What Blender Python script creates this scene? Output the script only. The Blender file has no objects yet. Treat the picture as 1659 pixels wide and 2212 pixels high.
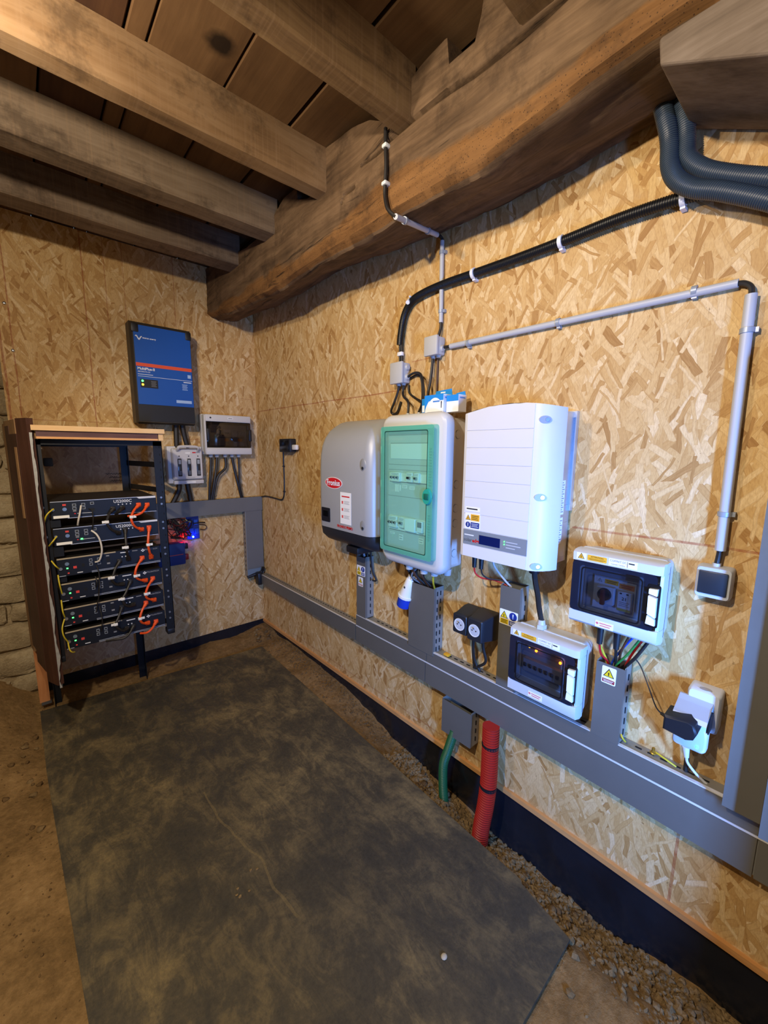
import bpy, bmesh, math, random
import numpy as np
from mathutils import Vector, Matrix, noise
random.seed(7)
SC = bpy.context.scene
COL = SC.collection
PI = math.pi

# ------------------------------------------------------------------ camera
pit, yaw, rol = math.radians(-8.689), math.radians(41.584), math.radians(0.437)
fwd = Vector((math.sin(yaw)*math.cos(pit), math.cos(yaw)*math.cos(pit), math.sin(pit)))
rgt = Vector((math.cos(yaw), -math.sin(yaw), 0)); up = rgt.cross(fwd)
r2 = rgt*math.cos(rol)+up*math.sin(rol); u2 = -rgt*math.sin(rol)+up*math.cos(rol)
cd = bpy.data.cameras.new('camera'); cam = bpy.data.objects.new('camera', cd); COL.objects.link(cam)
cd.sensor_fit = 'VERTICAL'; cd.sensor_height = 36; cd.lens = 877.43/2212*36; cd.clip_start = .02
cam.matrix_world = Matrix(((r2.x, u2.x, -fwd.x, 0), (r2.y, u2.y, -fwd.y, 0), (r2.z, u2.z, -fwd.z, 1.5), (0, 0, 0, 1)))
SC.camera = cam

# ------------------------------------------------------------------ world, lamps, exposure
W = bpy.data.worlds.new('world'); SC.world = W; W.use_nodes = True
W.node_tree.nodes['Background'].inputs[0].default_value = (.80, .88, 1, 1)
W.node_tree.nodes['Background'].inputs[1].default_value = .07
def lamp(name, kind, loc, energy, color, size=.1, size_y=None, aim=None):
    d = bpy.data.lights.new(name, kind); d.energy = energy; d.color = color
    if kind == 'AREA':
        d.shape = 'RECTANGLE'; d.size = size; d.size_y = size_y or size
    else:
        d.shadow_soft_size = size
    o = bpy.data.objects.new(name, d); COL.objects.link(o); o.location = loc
    if aim is not None:
        o.rotation_euler = (Vector(aim)-Vector(loc)).to_track_quat('-Z', 'Y').to_euler()
    return o
lamp('ceiling_bulb', 'POINT', (-.16, 1.22, 2.41), 36, (1, .85, .66), .03)
b2 = lamp('shaded_work_lamp', 'SPOT', (-.40, .50, 2.28), 94, (1, .86, .68), .03, aim=(1.4, 1.0, .4)).data
b2.spot_size = math.radians(134); b2.spot_blend = .30
lamp('doorway_daylight', 'AREA', (.20, -1.10, .95), 25, (.13, .34, 1), .13, .50, (1.4, .40, .88)).data.spread = math.radians(82)
SC.view_settings.view_transform = 'Standard'; SC.view_settings.look = 'None'
SC.view_settings.gamma = 1; SC.view_settings.use_curve_mapping = False
SC.view_settings.exposure = 0.24

# ------------------------------------------------------------------ materials
def lin(h):
    if isinstance(h, str):
        h = [int(h[i:i+2], 16)/255 for i in (0, 2, 4)]
        h = [c/12.92 if c <= .04045 else ((c+.055)/1.055)**2.4 for c in h]
    return (h[0], h[1], h[2], 1)
class NT:
    def __init__(s, name):
        s.m = bpy.data.materials.new(name); s.m.use_nodes = True; s.t = s.m.node_tree
        s.b = s.t.nodes['Principled BSDF']
    def n(s, typ, ins=None, **kw):
        nd = s.t.nodes.new('ShaderNode'+typ)
        for k, v in kw.items(): setattr(nd, k, v)
        for k, v in (ins or {}).items(): s.put(nd.inputs[k], v)
        return nd
    def put(s, sock, v):
        if isinstance(v, bpy.types.NodeSocket): s.t.links.new(v, sock)
        elif isinstance(v, bpy.types.Node): s.t.links.new(v.outputs[0], sock)
        else: sock.default_value = v
    def math(s, op, a, b=0.0, c=None, clamp=False):
        nd = s.n('Math', operation=op, use_clamp=clamp); s.put(nd.inputs[0], a); s.put(nd.inputs[1], b)
        if c is not None: s.put(nd.inputs[2], c)
        return nd.outputs[0]
    def mix(s, f, a, b, mode='MIX'):
        nd = s.n('Mix', data_type='RGBA', blend_type=mode)
        s.put(nd.inputs[0], f); s.put(nd.inputs[6], a); s.put(nd.inputs[7], b)
        return nd.outputs[2]
    def ramp(s, f, stops):
        nd = s.n('ValToRGB'); cr = nd.color_ramp
        while len(cr.elements) < len(stops): cr.elements.new(.5)
        for e, (p, c) in zip(cr.elements, stops):
            e.position = p; e.color = lin(c) if isinstance(c, str) else (c, c, c, 1)
        s.put(nd.inputs[0], f); return nd.outputs[0]
    def coord(s): return s.n('TexCoord').outputs['Object']
    def noise(s, vec, scale, detail=3, rough=.5, dist=0):
        return s.n('TexNoise', {'Vector': vec, 'Scale': scale, 'Detail': detail, 'Roughness': rough, 'Distortion': dist}).outputs['Fac']
    def scaled(s, vec, sc, rot=(0, 0, 0)):
        return s.n('Mapping', {'Vector': vec, 'Scale': sc, 'Rotation': rot}).outputs[0]
    def bump(s, h, st, dist=.01):
        s.put(s.b.inputs['Normal'], s.n('Bump', {'Strength': st, 'Distance': dist, 'Height': h}).outputs[0])
MATS = {}
def M(name, hexc, rough=.5, metal=0, var=.10, vs=14, bump=0, spec=.5, emit=0):
    if name in MATS: return MATS[name]
    t = NT(name); c = lin(hexc)
    nz = t.noise(t.coord(), vs, 4, .6)
    lo = tuple(x*(1-var) for x in c[:3])+(1,); hi = tuple(min(1, x*(1+var)) for x in c[:3])+(1,)
    t.put(t.b.inputs['Base Color'], t.mix(nz, lo, hi))
    t.b.inputs['Roughness'].default_value = rough; t.b.inputs['Metallic'].default_value = metal
    t.b.inputs['Specular IOR Level'].default_value = spec
    if bump: t.bump(t.noise(t.coord(), vs*4, 4), bump, .004)
    if emit:
        t.b.inputs['Emission Color'].default_value = c; t.b.inputs['Emission Strength'].default_value = emit
    MATS[name] = t.m; return t.m
def glass(name, tint, gloss=.09, rough=.04, haze=None, hz=.0):
    if name in MATS: return MATS[name]
    t = NT(name); t.t.nodes.remove(t.b); out = t.t.nodes['Material Output']
    tr = t.n('BsdfTransparent', {'Color': lin(tint)}); gl = t.n('BsdfGlossy', {'Roughness': rough})
    last = tr.outputs[0]
    if haze:
        df = t.n('BsdfDiffuse', {'Color': lin(haze)})
        mx0 = t.n('MixShader', {0: hz}); t.put(mx0.inputs[1], last); t.put(mx0.inputs[2], df); last = mx0.outputs[0]
    mx = t.n('MixShader'); mx.inputs[0].default_value = gloss; t.put(mx.inputs[1], last); t.put(mx.inputs[2], gl)
    t.put(out.inputs[0], mx.outputs[0]); MATS[name] = t.m; return t.m

def osb_material(name, plane, lines, tone=None):
    """oriented strand board: layers of randomly turned flat strands, plus chalk lines snapped on the board"""
    t = NT(name); P = t.coord(); sp = t.n('SeparateXYZ', {0: P})
    U = sp.outputs[1 if plane == 'x' else 0]; V = sp.outputs[2]
    uv = t.n('CombineXYZ', {0: U, 1: V}).outputs[0]
    wob = t.n('TexNoise', {'Vector': uv, 'Scale': 14.0, 'Detail': 2.0}).outputs['Color']
    uvw = t.n('VectorMath', {0: uv, 1: t.n('VectorMath', {0: wob, 1: (.016, .016, 0)}, operation='MULTIPLY').outputs[0]}, operation='ADD').outputs[0]
    val = t.noise(t.scaled(uv, (26, 9, 1)), 1.0, 4, .65)
    edge = 0.0; gr = t.noise(t.scaled(uv, (240, 60, 1)), 1.0, 4, .7)
    for i, (cell, hw) in enumerate(((.085, .17), (.075, .18), (.12, .10), (.10, .12), (.085, .13), (.13, .075), (.10, .085), (.115, .06), (.075, .10), (.10, .045))):
        k = 1/cell
        q = t.n('VectorMath', {0: uvw, 1: (k, k, 1)}, operation='MULTIPLY').outputs[0]
        q = t.n('VectorMath', {0: q, 1: (i*3.7+.3, i*5.1+.8, 0)}, operation='ADD').outputs[0]
        vo = t.n('TexVoronoi', {'Vector': q, 'Scale': 1.0, 'Randomness': 1.0}, voronoi_dimensions='2D', feature='F1')
        cs = t.n('SeparateColor', {0: vo.outputs['Color']})
        loc = t.n('VectorMath', {0: q, 1: vo.outputs['Position']}, operation='SUBTRACT').outputs[0]
        ang = t.math('MULTIPLY', t.math('SUBTRACT', cs.outputs[0], .5), 1.9)
        ro = t.n('VectorRotate', {'Vector': loc, 'Angle': ang}, rotation_type='Z_AXIS').outputs[0]
        s2 = t.n('SeparateXYZ', {0: ro}); ax = t.math('ABSOLUTE', s2.outputs[0]); ay = t.math('ABSOLUTE', s2.outputs[1])
        w = t.math('MULTIPLY_ADD', cs.outputs[2], hw*.8, hw*.6)
        m = t.math('MULTIPLY', t.math('LESS_THAN', ax, w), t.math('LESS_THAN', ay, .62))
        e = t.math('MULTIPLY', m, t.math('GREATER_THAN', ax, t.math('SUBTRACT', w, .016)))
        g2 = t.noise(t.scaled(ro, (30, 2.2, 1)), 1.0, 2)
        v2 = t.math('ADD', t.math('MULTIPLY', cs.outputs[1], .75), t.math('MULTIPLY', g2, .26))
        mx = t.n('Mix', {0: m, 2: val, 3: v2}, data_type='FLOAT'); val = mx.outputs[0]
        edge = t.n('Mix', {0: m, 2: edge, 3: e}, data_type='FLOAT').outputs[0]
    c = t.ramp(val, [(0, '6f4d27'), (.12, '9c733f'), (.27, 'c09a60'), (.5, 'cfad74'), (.75, 'dcbf8a'), (1, 'eedab0')])
    c = t.mix(t.math('MULTIPLY', edge, .22), c, lin('7d5527'))  # thin shadow lines along the strand edges, painted into the colour
    c = t.mix(t.math('MULTIPLY', t.ramp(gr, [(.42, 0.0), (.7, 1.0)]), .45), c, lin('9a7040'))
    cr = t.noise(t.scaled(uvw, (38, 20, 1)), 1.0, 5, .7)
    c = t.mix(t.ramp(cr, [(.655, 0.0), (.72, .8)]), c, lin('4a2f14'))
    big = t.noise(uv, 1.3, 2); c = t.mix(t.math('MULTIPLY', big, .25), c, lin('c08a48'))
    for (kind, a, b0, b1, wd, s) in lines:
        along, acr = (V, U) if kind == 'v' else (U, V)
        wig = t.math('MULTIPLY_ADD', t.noise(uv, 3.0, 1), .012, -.006)
        d = t.math('ABSOLUTE', t.math('SUBTRACT', t.math('ADD', acr, wig), a))
        mk = t.math('MULTIPLY', t.math('LESS_THAN', d, wd), t.math('MULTIPLY', t.math('GREATER_THAN', along, b0), t.math('LESS_THAN', along, b1)))
        mk = t.math('MULTIPLY', mk, t.math('MULTIPLY', t.noise(uv, 40, 3), s*1.0))
        c = t.mix(mk, c, lin('8c2a12'))
    if tone: c = t.mix(tone[0], c, lin(tone[1]))
    t.put(t.b.inputs['Base Color'], c); t.b.inputs['Roughness'].default_value = .62
    t.b.inputs['Specular IOR Level'].default_value = .3
    t.bump(val, .12, .003)
    return t.m
def wood(name, lo, mid, hi, axis, sc=1.0, rough=.75, bump=.35, band=None, knots=(), saw=None, cracks=0):
    """timber with its grain along one axis; band = colour of the worn lower sapwood below a height"""
    if name in MATS: return MATS[name]
    t = NT(name); P = t.coord()
    st = [22*sc]*3; st['xyz'.index(axis)] = 1.6*sc
    wv = t.n('VectorMath', {0: P, 1: t.n('VectorMath', {0: t.n('TexNoise', {'Vector': P, 'Scale': 3.0*sc}).outputs['Color'], 1: (.05, .05, .05)}, operation='MULTIPLY').outputs[0]}, operation='ADD').outputs[0]
    a = t.noise(t.scaled(wv, tuple(st)), 1.0, 6, .62); b = t.noise(P, 5*sc, 4, .6)
    st2 = [90*sc]*3; st2['xyz'.index(axis)] = 4*sc
    f = t.noise(t.scaled(wv, tuple(st2)), 1.0, 3, .6)
    v = t.math('ADD', t.math('MULTIPLY', a, .55), t.math('ADD', t.math('MULTIPLY', b, .35), t.math('MULTIPLY', f, .22)))
    c = t.ramp(v, [(.30, lo), (.52, mid), (.78, hi)])
    if band:
        z = t.n('SeparateXYZ', {0: P}).outputs[2]
        ed = t.math('MULTIPLY_ADD', t.noise(t.scaled(P, (4, 2.2, 4)), 1.0, 4, .65), .26, band[0]-.13)
        k = t.math('MULTIPLY', t.math('SUBTRACT', ed, z), 45.0, clamp=True)
        c2 = t.mix(t.ramp(v, [(.35, 0.0), (.75, 1.0)]), lin(band[1]), lin(band[2]))
        holes = t.n('TexVoronoi', {'Vector': P, 'Scale': 130.0}).outputs['Distance']
        c2 = t.mix(t.math('MULTIPLY', t.math('LESS_THAN', holes, .2), .8), c2, lin('2a1708'))
        k = t.math('MULTIPLY', k, t.math('LESS_THAN', t.n('SeparateXYZ', {0: P}).outputs[0], 1.092))
        c = t.mix(t.math('MULTIPLY', k, .8), c, c2)
    if saw:
        sw = [2.0]*3; sw['xyz'.index(axis)] = 130.0
        c = t.mix(t.math('MULTIPLY', t.ramp(t.noise(t.scaled(P, tuple(sw)), 1.0, 2), [(.5, 0.0), (.72, 1.0)]), .35), c, lin(saw))
    if cracks:
        sk = [26.0]*3; sk['xyz'.index(axis)] = 1.3
        c = t.mix(t.ramp(t.noise(t.scaled(wv, tuple(sk)), 1.0, 5, .7), [(.60, 0.0), (.68, cracks)]), c, lin('120b06'))
        c = t.mix(t.ramp(t.noise(P, 7, 5, .7), [(.52, 0.0), (.66, .5)]), c, lin('2a1d12'))
    for (kx, ky, kz, kr) in knots:
        d = t.n('VectorMath', {0: P, 1: (kx, ky, kz)}, operation='DISTANCE').outputs['Value']
        d = t.math('ADD', d, t.math('MULTIPLY_ADD', t.noise(P, 30, 3), .03, -.015))
        c = t.mix(t.ramp(t.math('DIVIDE', d, kr), [(.45, .92), (1.0, 0.0)]), c, lin('150b05'))
    t.put(t.b.inputs['Base Color'], c); t.b.inputs['Roughness'].default_value = rough
    t.b.inputs['Specular IOR Level'].default_value = .25
    if bump: t.bump(v, bump, .006)
    MATS[name] = t.m; return t.m
def soil(name, stops, sc=1.0, bump=.6):
    t = NT(name); P = t.coord()
    a = t.noise(P, 4*sc, 6, .65); b = t.noise(P, 45*sc, 5, .7)
    v = t.math('ADD', t.math('MULTIPLY', a, .55), t.math('MULTIPLY', b, .45))
    t.put(t.b.inputs['Base Color'], t.ramp(v, stops)); t.b.inputs['Roughness'].default_value = .95
    t.b.inputs['Specular IOR Level'].default_value = .15
    t.bump(t.noise(P, 60*sc, 6, .7), bump, .012); MATS[name] = t.m; return t.m
def mat_rubber():
    t = NT('dusty_rubber'); P = t.coord()
    d1 = t.noise(P, 5.0, 9, .68, .4); d2 = t.noise(t.scaled(P, (1, .40, 1), (0, 0, .55)), 13.0, 8, .75, 1.4); d3 = t.noise(P, 90, 5, .75); d4 = t.noise(P, 1.5, 3, .5)
    base = t.mix(d3, lin('22221f'), lin('43403a'))
    k = t.ramp(t.math('ADD', t.math('MULTIPLY', d1, .58), t.math('MULTIPLY', d2, .44)), [(.40, .10), (.49, .26), (.55, .60), (.63, 1.0)])
    k = t.math('MULTIPLY', k, t.ramp(d4, [(.32, .25), (.58, 1.0)]))
    k = t.math('MULTIPLY', k, t.math('MULTIPLY_ADD', d3, 1.2, .35), clamp=True)
    c = t.mix(t.math('MULTIPLY', k, .85), base, lin('8b7850'))
    sx = t.n('SeparateXYZ', {0: P})
    for (a, b, w, y0, y1) in ((.62, -.10, .004, 1.0, 1.7),):      # scuffed drag lines in the dust
        x = t.math('ADD', t.math('MULTIPLY_ADD', sx.outputs[1], b, a), t.math('MULTIPLY_ADD', t.noise(P, 2.5, 3), .14, -.07))
        m = t.math('LESS_THAN', t.math('ABSOLUTE', t.math('SUBTRACT', sx.outputs[0], x)), t.math('MULTIPLY', t.noise(P, 7, 3), w*2))
        m = t.math('MULTIPLY', m, t.math('MULTIPLY', t.math('GREATER_THAN', sx.outputs[1], y0), t.math('LESS_THAN', sx.outputs[1], y1)))
        c = t.mix(t.math('MULTIPLY', t.math('MULTIPLY', m, d3), .4), c, lin('9a8350'))
    t.put(t.b.inputs['Base Color'], c); t.put(t.b.inputs['Roughness'], t.math('MULTIPLY_ADD', k, .35, .55))
    t.b.inputs['Specular IOR Level'].default_value = .3; t.bump(d3, .2, .003); return t.m
def galv(name='galvanised_steel', hexc='918f86'):
    if name in MATS: return MATS[name]
    t = NT(name); P = t.coord(); a = t.noise(P, 5, 4, .6); b = t.noise(t.scaled(P, (60, 60, 60)), 1.0, 2)
    c = lin(hexc); t.put(t.b.inputs['Base Color'], t.mix(a, tuple(x*.86 for x in c[:3])+(1,), tuple(x*1.1 for x in c[:3])+(1,)))
    t.b.inputs['Metallic'].default_value = .35; t.put(t.b.inputs['Roughness'], t.math('MULTIPLY_ADD', b, .12, .40))
    MATS[name] = t.m; return t.m

BLACK = M('black_plastic', '17181b', .45); DARK = M('dark_hole', '050506', .9); CABLE = M('black_cable_sheath', '1d1a18', .5)
WHITE = M('white_plastic', 'dad9d6', .4, var=.03); GREY = M('light_grey_plastic', 'b8b7b2', .45, var=.04); PGREY = M('conduit_grey', 'b4b6ba', .45, var=.04)
STEEL = M('screw_steel', 'b9bcc0', .3, .9); GALV = galv(); LWHITE = M('label_white', 'ecebe6', .5, var=.02); LYEL = M('label_yellow', 'e2c21c', .5, var=.04)
LORG = M('label_amber', 'e8ac2c', .5, var=.04); LBLUE = M('label_blue', '1a2f7c', .5, var=.04); INK = M('ink_black', '1a1a1c', .6, var=.02)
GINK = M('ink_grey', '8a8c92', .6, var=.02); RED = M('print_red', 'c8161e', .5, var=.03); WINK = M('print_white', 'dfe3ea', .5, var=.02)
ORANGE = M('orange_cable', 'e4511b', .45, var=.05); EYEL = M('earth_yellow', 'c9b32a', .5); EGRN = M('earth_green', '2f7a35', .5); WIRERED = M('wire_red', 'b3151a', .45)
WIREBLUE = M('wire_blue', '1b3f9a', .45); WIREBROWN = M('wire_brown', '4a2a18', .45)
LEDG = M('led_green', '3cff58', emit=6); LEDR = M('led_red', 'ff1408', emit=160); LEDB = M('led_blue', '1840ff', emit=160); LEDY = M('led_amber', 'ffb428', emit=5); LEDO = M('led_orange', 'ff7a18', emit=14)

# ------------------------------------------------------------------ mesh helpers
ORG = {}
class MB:
    def __init__(s): s.v = []; s.f = []
    def add(s, vs, fs):
        o = len(s.v); s.v += [tuple(p) for p in vs]; s.f += [tuple(o+i for i in f) for f in fs]; return s
    def box(s, x0, x1, y0, y1, z0, z1):
        x0, x1 = sorted((x0, x1)); y0, y1 = sorted((y0, y1)); z0, z1 = sorted((z0, z1))
        return s.add([(x, y, z) for x in (x0, x1) for y in (y0, y1) for z in (z0, z1)],
                     [(0, 1, 3, 2), (4, 6, 7, 5), (0, 4, 5, 1), (2, 3, 7, 6), (0, 2, 6, 4), (1, 5, 7, 3)])
    def rbox(s, x0, x1, y0, y1, z0, z1, r=.005, seg=2):
        bm = bmesh.new(); bmesh.ops.create_cube(bm, size=1)
        for v in bm.verts: v.co = Vector(((x0+x1)/2+v.co.x*abs(x1-x0), (y0+y1)/2+v.co.y*abs(y1-y0), (z0+z1)/2+v.co.z*abs(z1-z0)))
        r = min(r, .49*min(abs(x1-x0), abs(y1-y0), abs(z1-z0)))
        bmesh.ops.bevel(bm, geom=bm.edges[:], offset=r, segments=seg, profile=.5, affect='EDGES')
        return s.bm(bm)
    def bm(s, bm):
        bm.verts.index_update(); s.add([v.co[:] for v in bm.verts], [[v.index for v in f.verts] for f in bm.faces]); bm.free(); return s
    def prism(s, poly, off):
        n = len(poly); off = Vector(off); P = [Vector(p) for p in poly]
        return s.add(P+[p+off for p in P], [tuple(range(n))[::-1], tuple(range(n, 2*n))]+[(i, (i+1) % n, n+(i+1) % n, n+i) for i in range(n)])
    def loft(s, rings, cap=True, close=True):
        n = len(rings[0]); vs = [p for r in rings for p in r]; fs = []
        for k in range(len(rings)-1):
            for i in range(n if close else n-1):
                j = (i+1) % n; fs.append((k*n+i, k*n+j, (k+1)*n+j, (k+1)*n+i))
        if cap: fs += [tuple(range(n))[::-1], tuple(range((len(rings)-1)*n, len(rings)*n))]
        return s.add(vs, fs)
    def cyl(s, p, q, r0, r1=None, n=14):
        p, q = Vector(p), Vector(q); d = (q-p).normalized(); a = d.orthogonal().normalized(); b = d.cross(a); r1 = r0 if r1 is None else r1
        return s.loft([[c+(a*math.cos(t*2*PI/n)+b*math.sin(t*2*PI/n))*r for t in range(n)] for c, r in ((p, r0), (q, r1))])
    def tube(s, pts, r, n=8, sub=5, rad=None):
        P = smooth(pts, sub); rings = []; a = None
        for i, p in enumerate(P):
            d = (P[min(i+1, len(P)-1)]-P[max(i-1, 0)]).normalized()
            if a is None: a = d.orthogonal().normalized()
            a = (a-d*a.dot(d)).normalized(); b = d.cross(a); rr = r if rad is None else rad(i, len(P))
            rings.append([p+(a*math.cos(t*2*PI/n)+b*math.sin(t*2*PI/n))*rr for t in range(n)])
        return s.loft(rings)
    def corr(s, pts, r, pitch, amp, n=18):
        P = smooth(pts, 24); L = [0]
        for i in range(1, len(P)): L.append(L[-1]+(P[i]-P[i-1]).length)
        N = int(L[-1]/(pitch/4)); Q = []; j = 0
        for k in range(N+1):
            t = L[-1]*k/N
            while j < len(L)-2 and L[j+1] < t: j += 1
            Q.append(P[j].lerp(P[j+1], (t-L[j])/max(1e-9, L[j+1]-L[j])))
        return s.tube(Q, r, n, 1, lambda i, m: r-(amp if i % 4 in (2, 3) else 0))
    def ball(s, c, rx, ry=None, rz=None, n=10):
        ry = ry or rx; rz = rz or rx; bm = bmesh.new(); bmesh.ops.create_uvsphere(bm, u_segments=n, v_segments=max(5, n//2+1), radius=1)
        for v in bm.verts: v.co = Vector((c[0]+v.co.x*rx, c[1]+v.co.y*ry, c[2]+v.co.z*rz))
        return s.bm(bm)
    def build(s, name, mat, parent=None, smooth=True, ang=38):
        me = bpy.data.meshes.new(name); o3 = ORG.get(parent.as_pointer(), Vector()) if parent else Vector()
        me.from_pydata([Vector(p)-o3 for p in s.v], [], s.f)
        bm = bmesh.new(); bm.from_mesh(me); bmesh.ops.recalc_face_normals(bm, faces=bm.faces[:]); bm.to_mesh(me); bm.free()
        me.materials.append(mat)
        if smooth:
            me.polygons.foreach_set('use_smooth', [True]*len(me.polygons)); me.set_sharp_from_angle(angle=math.radians(ang))
        o = bpy.data.objects.new(name, me); COL.objects.link(o)
        if parent: o.parent = parent; ORG[o.as_pointer()] = o3
        return o
def smooth(pts, sub):
    P = [Vector(p) for p in pts]
    if len(P) < 3 or sub <= 1: return P
    out = []
    for i in range(len(P)-1):
        a, b, c, d = P[max(i-1, 0)], P[i], P[i+1], P[min(i+2, len(P)-1)]
        for k in range(sub):
            t = k/sub; out.append(.5*((2*b)+(c-a)*t+(2*a-5*b+4*c-d)*t*t+(3*b-a-3*c+d)*t**3))
    return out+[P[-1]]
def tag(o, label=None, cat=None, group=None, kind=None):
    for k, v in (('label', label), ('category', cat), ('group', group), ('kind', kind)):
        if v: o[k] = v
    return o
def thing(name, label, cat, loc, group=None):
    o = bpy.data.objects.new(name, None); COL.objects.link(o); o.location = loc; o.empty_display_size = .05
    ORG[o.as_pointer()] = Vector(loc); return tag(o, label, cat, group)
def dup(root, dloc, label, group=None):
    r = root.copy(); COL.objects.link(r); r.location = root.location+Vector(dloc); r['label'] = label; ORG[r.as_pointer()] = ORG[root.as_pointer()]
    if group: r['group'] = group
    for ch in list(root.children):
        c = ch.copy(); COL.objects.link(c); c.parent = r
        for g in list(ch.children):
            d = g.copy(); COL.objects.link(d); d.parent = c
    return r
def text(name, parent, s, at, face, size, mat, align='CENTER', sx=1.0, bold=0.0):
    """printed lettering; face R = on the right-hand wall (reads along -Y), B = facing the room from the back wall"""
    cu = bpy.data.curves.new(name, 'FONT'); cu.body = s; cu.size = size; cu.align_x = align; cu.align_y = 'CENTER'; cu.resolution_u = 2; cu.offset = bold
    tmp = bpy.data.objects.new(name, cu); COL.objects.link(tmp)
    dg = bpy.context.evaluated_depsgraph_get(); me = bpy.data.meshes.new_from_object(tmp.evaluated_get(dg))
    bpy.data.objects.remove(tmp); o3 = ORG.get(parent.as_pointer(), Vector())
    for v in me.vertices:
        x, z = v.co.x*sx, v.co.y
        p = Vector((at[0], at[1]-x, at[2]+z)) if face == 'R' else Vector((at[0]+x, at[1], at[2]+z))
        v.co = p-o3
    me.materials.clear(); me.materials.append(mat); me.name = name
    o = bpy.data.objects.new(name, me); COL.objects.link(o); o.parent = parent; ORG[o.as_pointer()] = o3; return o
def rrect(a0, a1, b0, b1, r, n=4):
    out = []
    for ca, cb, st in ((a1-r, b1-r, 0), (a0+r, b1-r, 1), (a0+r, b0+r, 2), (a1-r, b0+r, 3)):
        for k in range(n+1):
            t = (st+k/n)*PI/2; out.append((ca+r*math.cos(t), cb+r*math.sin(t)))
    return out
XW, YB = 1.40, 3.08
def plate(name, parent, face, a0, a1, z0, z1, d, mat, th=.0012, r=None):
    """thin plate: face R at depth d from the right-hand wall (a = y), face B at y = d (a = x)"""
    m = MB()
    if r:
        pl = rrect(min(a0, a1), max(a0, a1), z0, z1, r)
        if face == 'R': m.prism([(XW-d, a, z) for a, z in pl], (-th, 0, 0))
        else: m.prism([(a, d, z) for a, z in pl], (0, -th, 0))
    elif face == 'R': m.box(XW-d-th, XW-d, a0, a1, z0, z1)
    else: m.box(a0, a1, d-th, d, z0, z1)
    return m.build(name, mat, parent, False)
def poly_plate(name, parent, face, pts, d, mat, th=.0006):
    m = MB()
    if face == 'R': m.prism([(XW-d, a, z) for a, z in pts], (-th, 0, 0))
    else: m.prism([(a, d, z) for a, z in pts], (0, -th, 0))
    return m.build(name, mat, parent, False)

# ================================================================== the setting
def struct(o): o['kind'] = 'structure'; return o
# ---- oriented strand board walls
osb_r = osb_material('osb_board_run', 'x', [('h', 1.785, 1.49, 3.06, .003, 1), ('h', 1.906, 1.20, 1.39, .0025, .8), ('h', 1.243, -.3, .60, .0035, 1), ('h', 1.135, 2.2, 3.06, .002, .5),
    ('v', .207, .0, .39, .004, 1), ('v', 1.383, .72, 1.0, .006, .7), ('h', .135, .9, 2.6, .004, .55), ('v', .93, .62, .80, .003, .4)])
osb_b = osb_material('osb_board_end', 'z', [('v', .024, 1.6, 2.8, .003, 1), ('v', .368, 1.6, 2.8, .003, 1), ('v', .476, 2.2, 2.8, .0022, .8), ('v', .572, 2.2, 2.8, .0022, .7),
    ('v', .86, 2.1, 2.8, .0022, .8), ('h', 1.655, .02, .52, .0025, .7), ('v', -.022, 1.6, 2.3, .005, 1), ('h', 1.565, .7, .97, .002, .7), ('h', 1.875, 1.28, 1.40, .002, .6), ('h', 1.12, 1.3, 1.4, .002, .6)])
m = MB().box(XW, XW+.018, -.7, YB+.03, .09, 2.60); wr = struct(m.build('wall_right', osb_r, None, False))
m = MB().box(-.035, XW, YB, YB+.018, .098, 2.735); wb = struct(m.build('wall_back', osb_b, None, False))
BATTEN = wood('batten_pine', 'a8713c', 'c48d52', 'd9ac72', 'y', .8)
struct(MB().box(XW-.014, XW+.004, -.7, YB-.004, .078, .098).build('trim_1', BATTEN, None, False))
# ---- ceiling boards
PLK = wood('ceiling_board', '3c2817', '5f452b', '7b5d3d', 'y', .55, bump=.25, knots=((.585, 1.44, 2.74, .055), (.23, 2.3, 2.74, .06)))
PLD = wood('ceiling_board_dark', '2b1a10', '40291a', '5a3d24', 'y', .55, bump=.25)
ceil = struct(MB().box(-1.7, 1.5, -.75, 3.16, 2.775, 2.80).build('ceiling', M('loft_dark', '1d130c', .9), None, False))
xs = [-1.68, -1.40, -1.13, -.87, -.60, -.34, -.09, .165, .352, .412, .652, .906, 1.16, 1.42]
for i in range(len(xs)-1):
    g = .004 if i != 10 else .011
    z0 = 2.742+random.uniform(-.003, .003)
    b = MB().rbox(xs[i]+.003, xs[i+1]-g, -.72, 3.13, z0, z0+.028, .003, 1)
    b.build('plank', PLD if i == 7 else PLK, ceil, False)
# ---- stone end wall beyond the board, side wall out of the frame, and an added return wall that stops part of the daylight
MORT = soil('lime_mortar', [(.3, '857252'), (.5, 'a89370'), (.7, 'bfab86')], 1.2, .7)
STONE = soil('field_stone', [(.28, '857252'), (.5, 'b09c78'), (.72, 'cdbb97')], 1.6, .8)
def bumpy_quad(mb, P, nu, nv, amp, sc, nrm):
    vs = []
    for j in range(nv+1):
        for i in range(nu+1):
            u, v = i/nu, j/nv; p = (P[0]*(1-u)+P[1]*u)*(1-v)+(P[3]*(1-u)+P[2]*u)*v
            vs.append(p+Vector(nrm)*(noise.fractal(p*sc, 1, 2, 4)*amp))
    mb.add(vs, [(j*(nu+1)+i, j*(nu+1)+i+1, (j+1)*(nu+1)+i+1, (j+1)*(nu+1)+i) for j in range(nv) for i in range(nu)]); return mb
Vq = lambda *a: [Vector(p) for p in a]
m = bumpy_quad(MB(), Vq((-1.75, 3.15, -.3), (.30, 3.15, -.3), (.30, 3.15, 2.75), (-1.75, 3.15, 2.75)), 60, 90, .02, 5, (0, -1, 0))
ws = struct(m.build('wall_left', MORT, None, True, 80))
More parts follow.
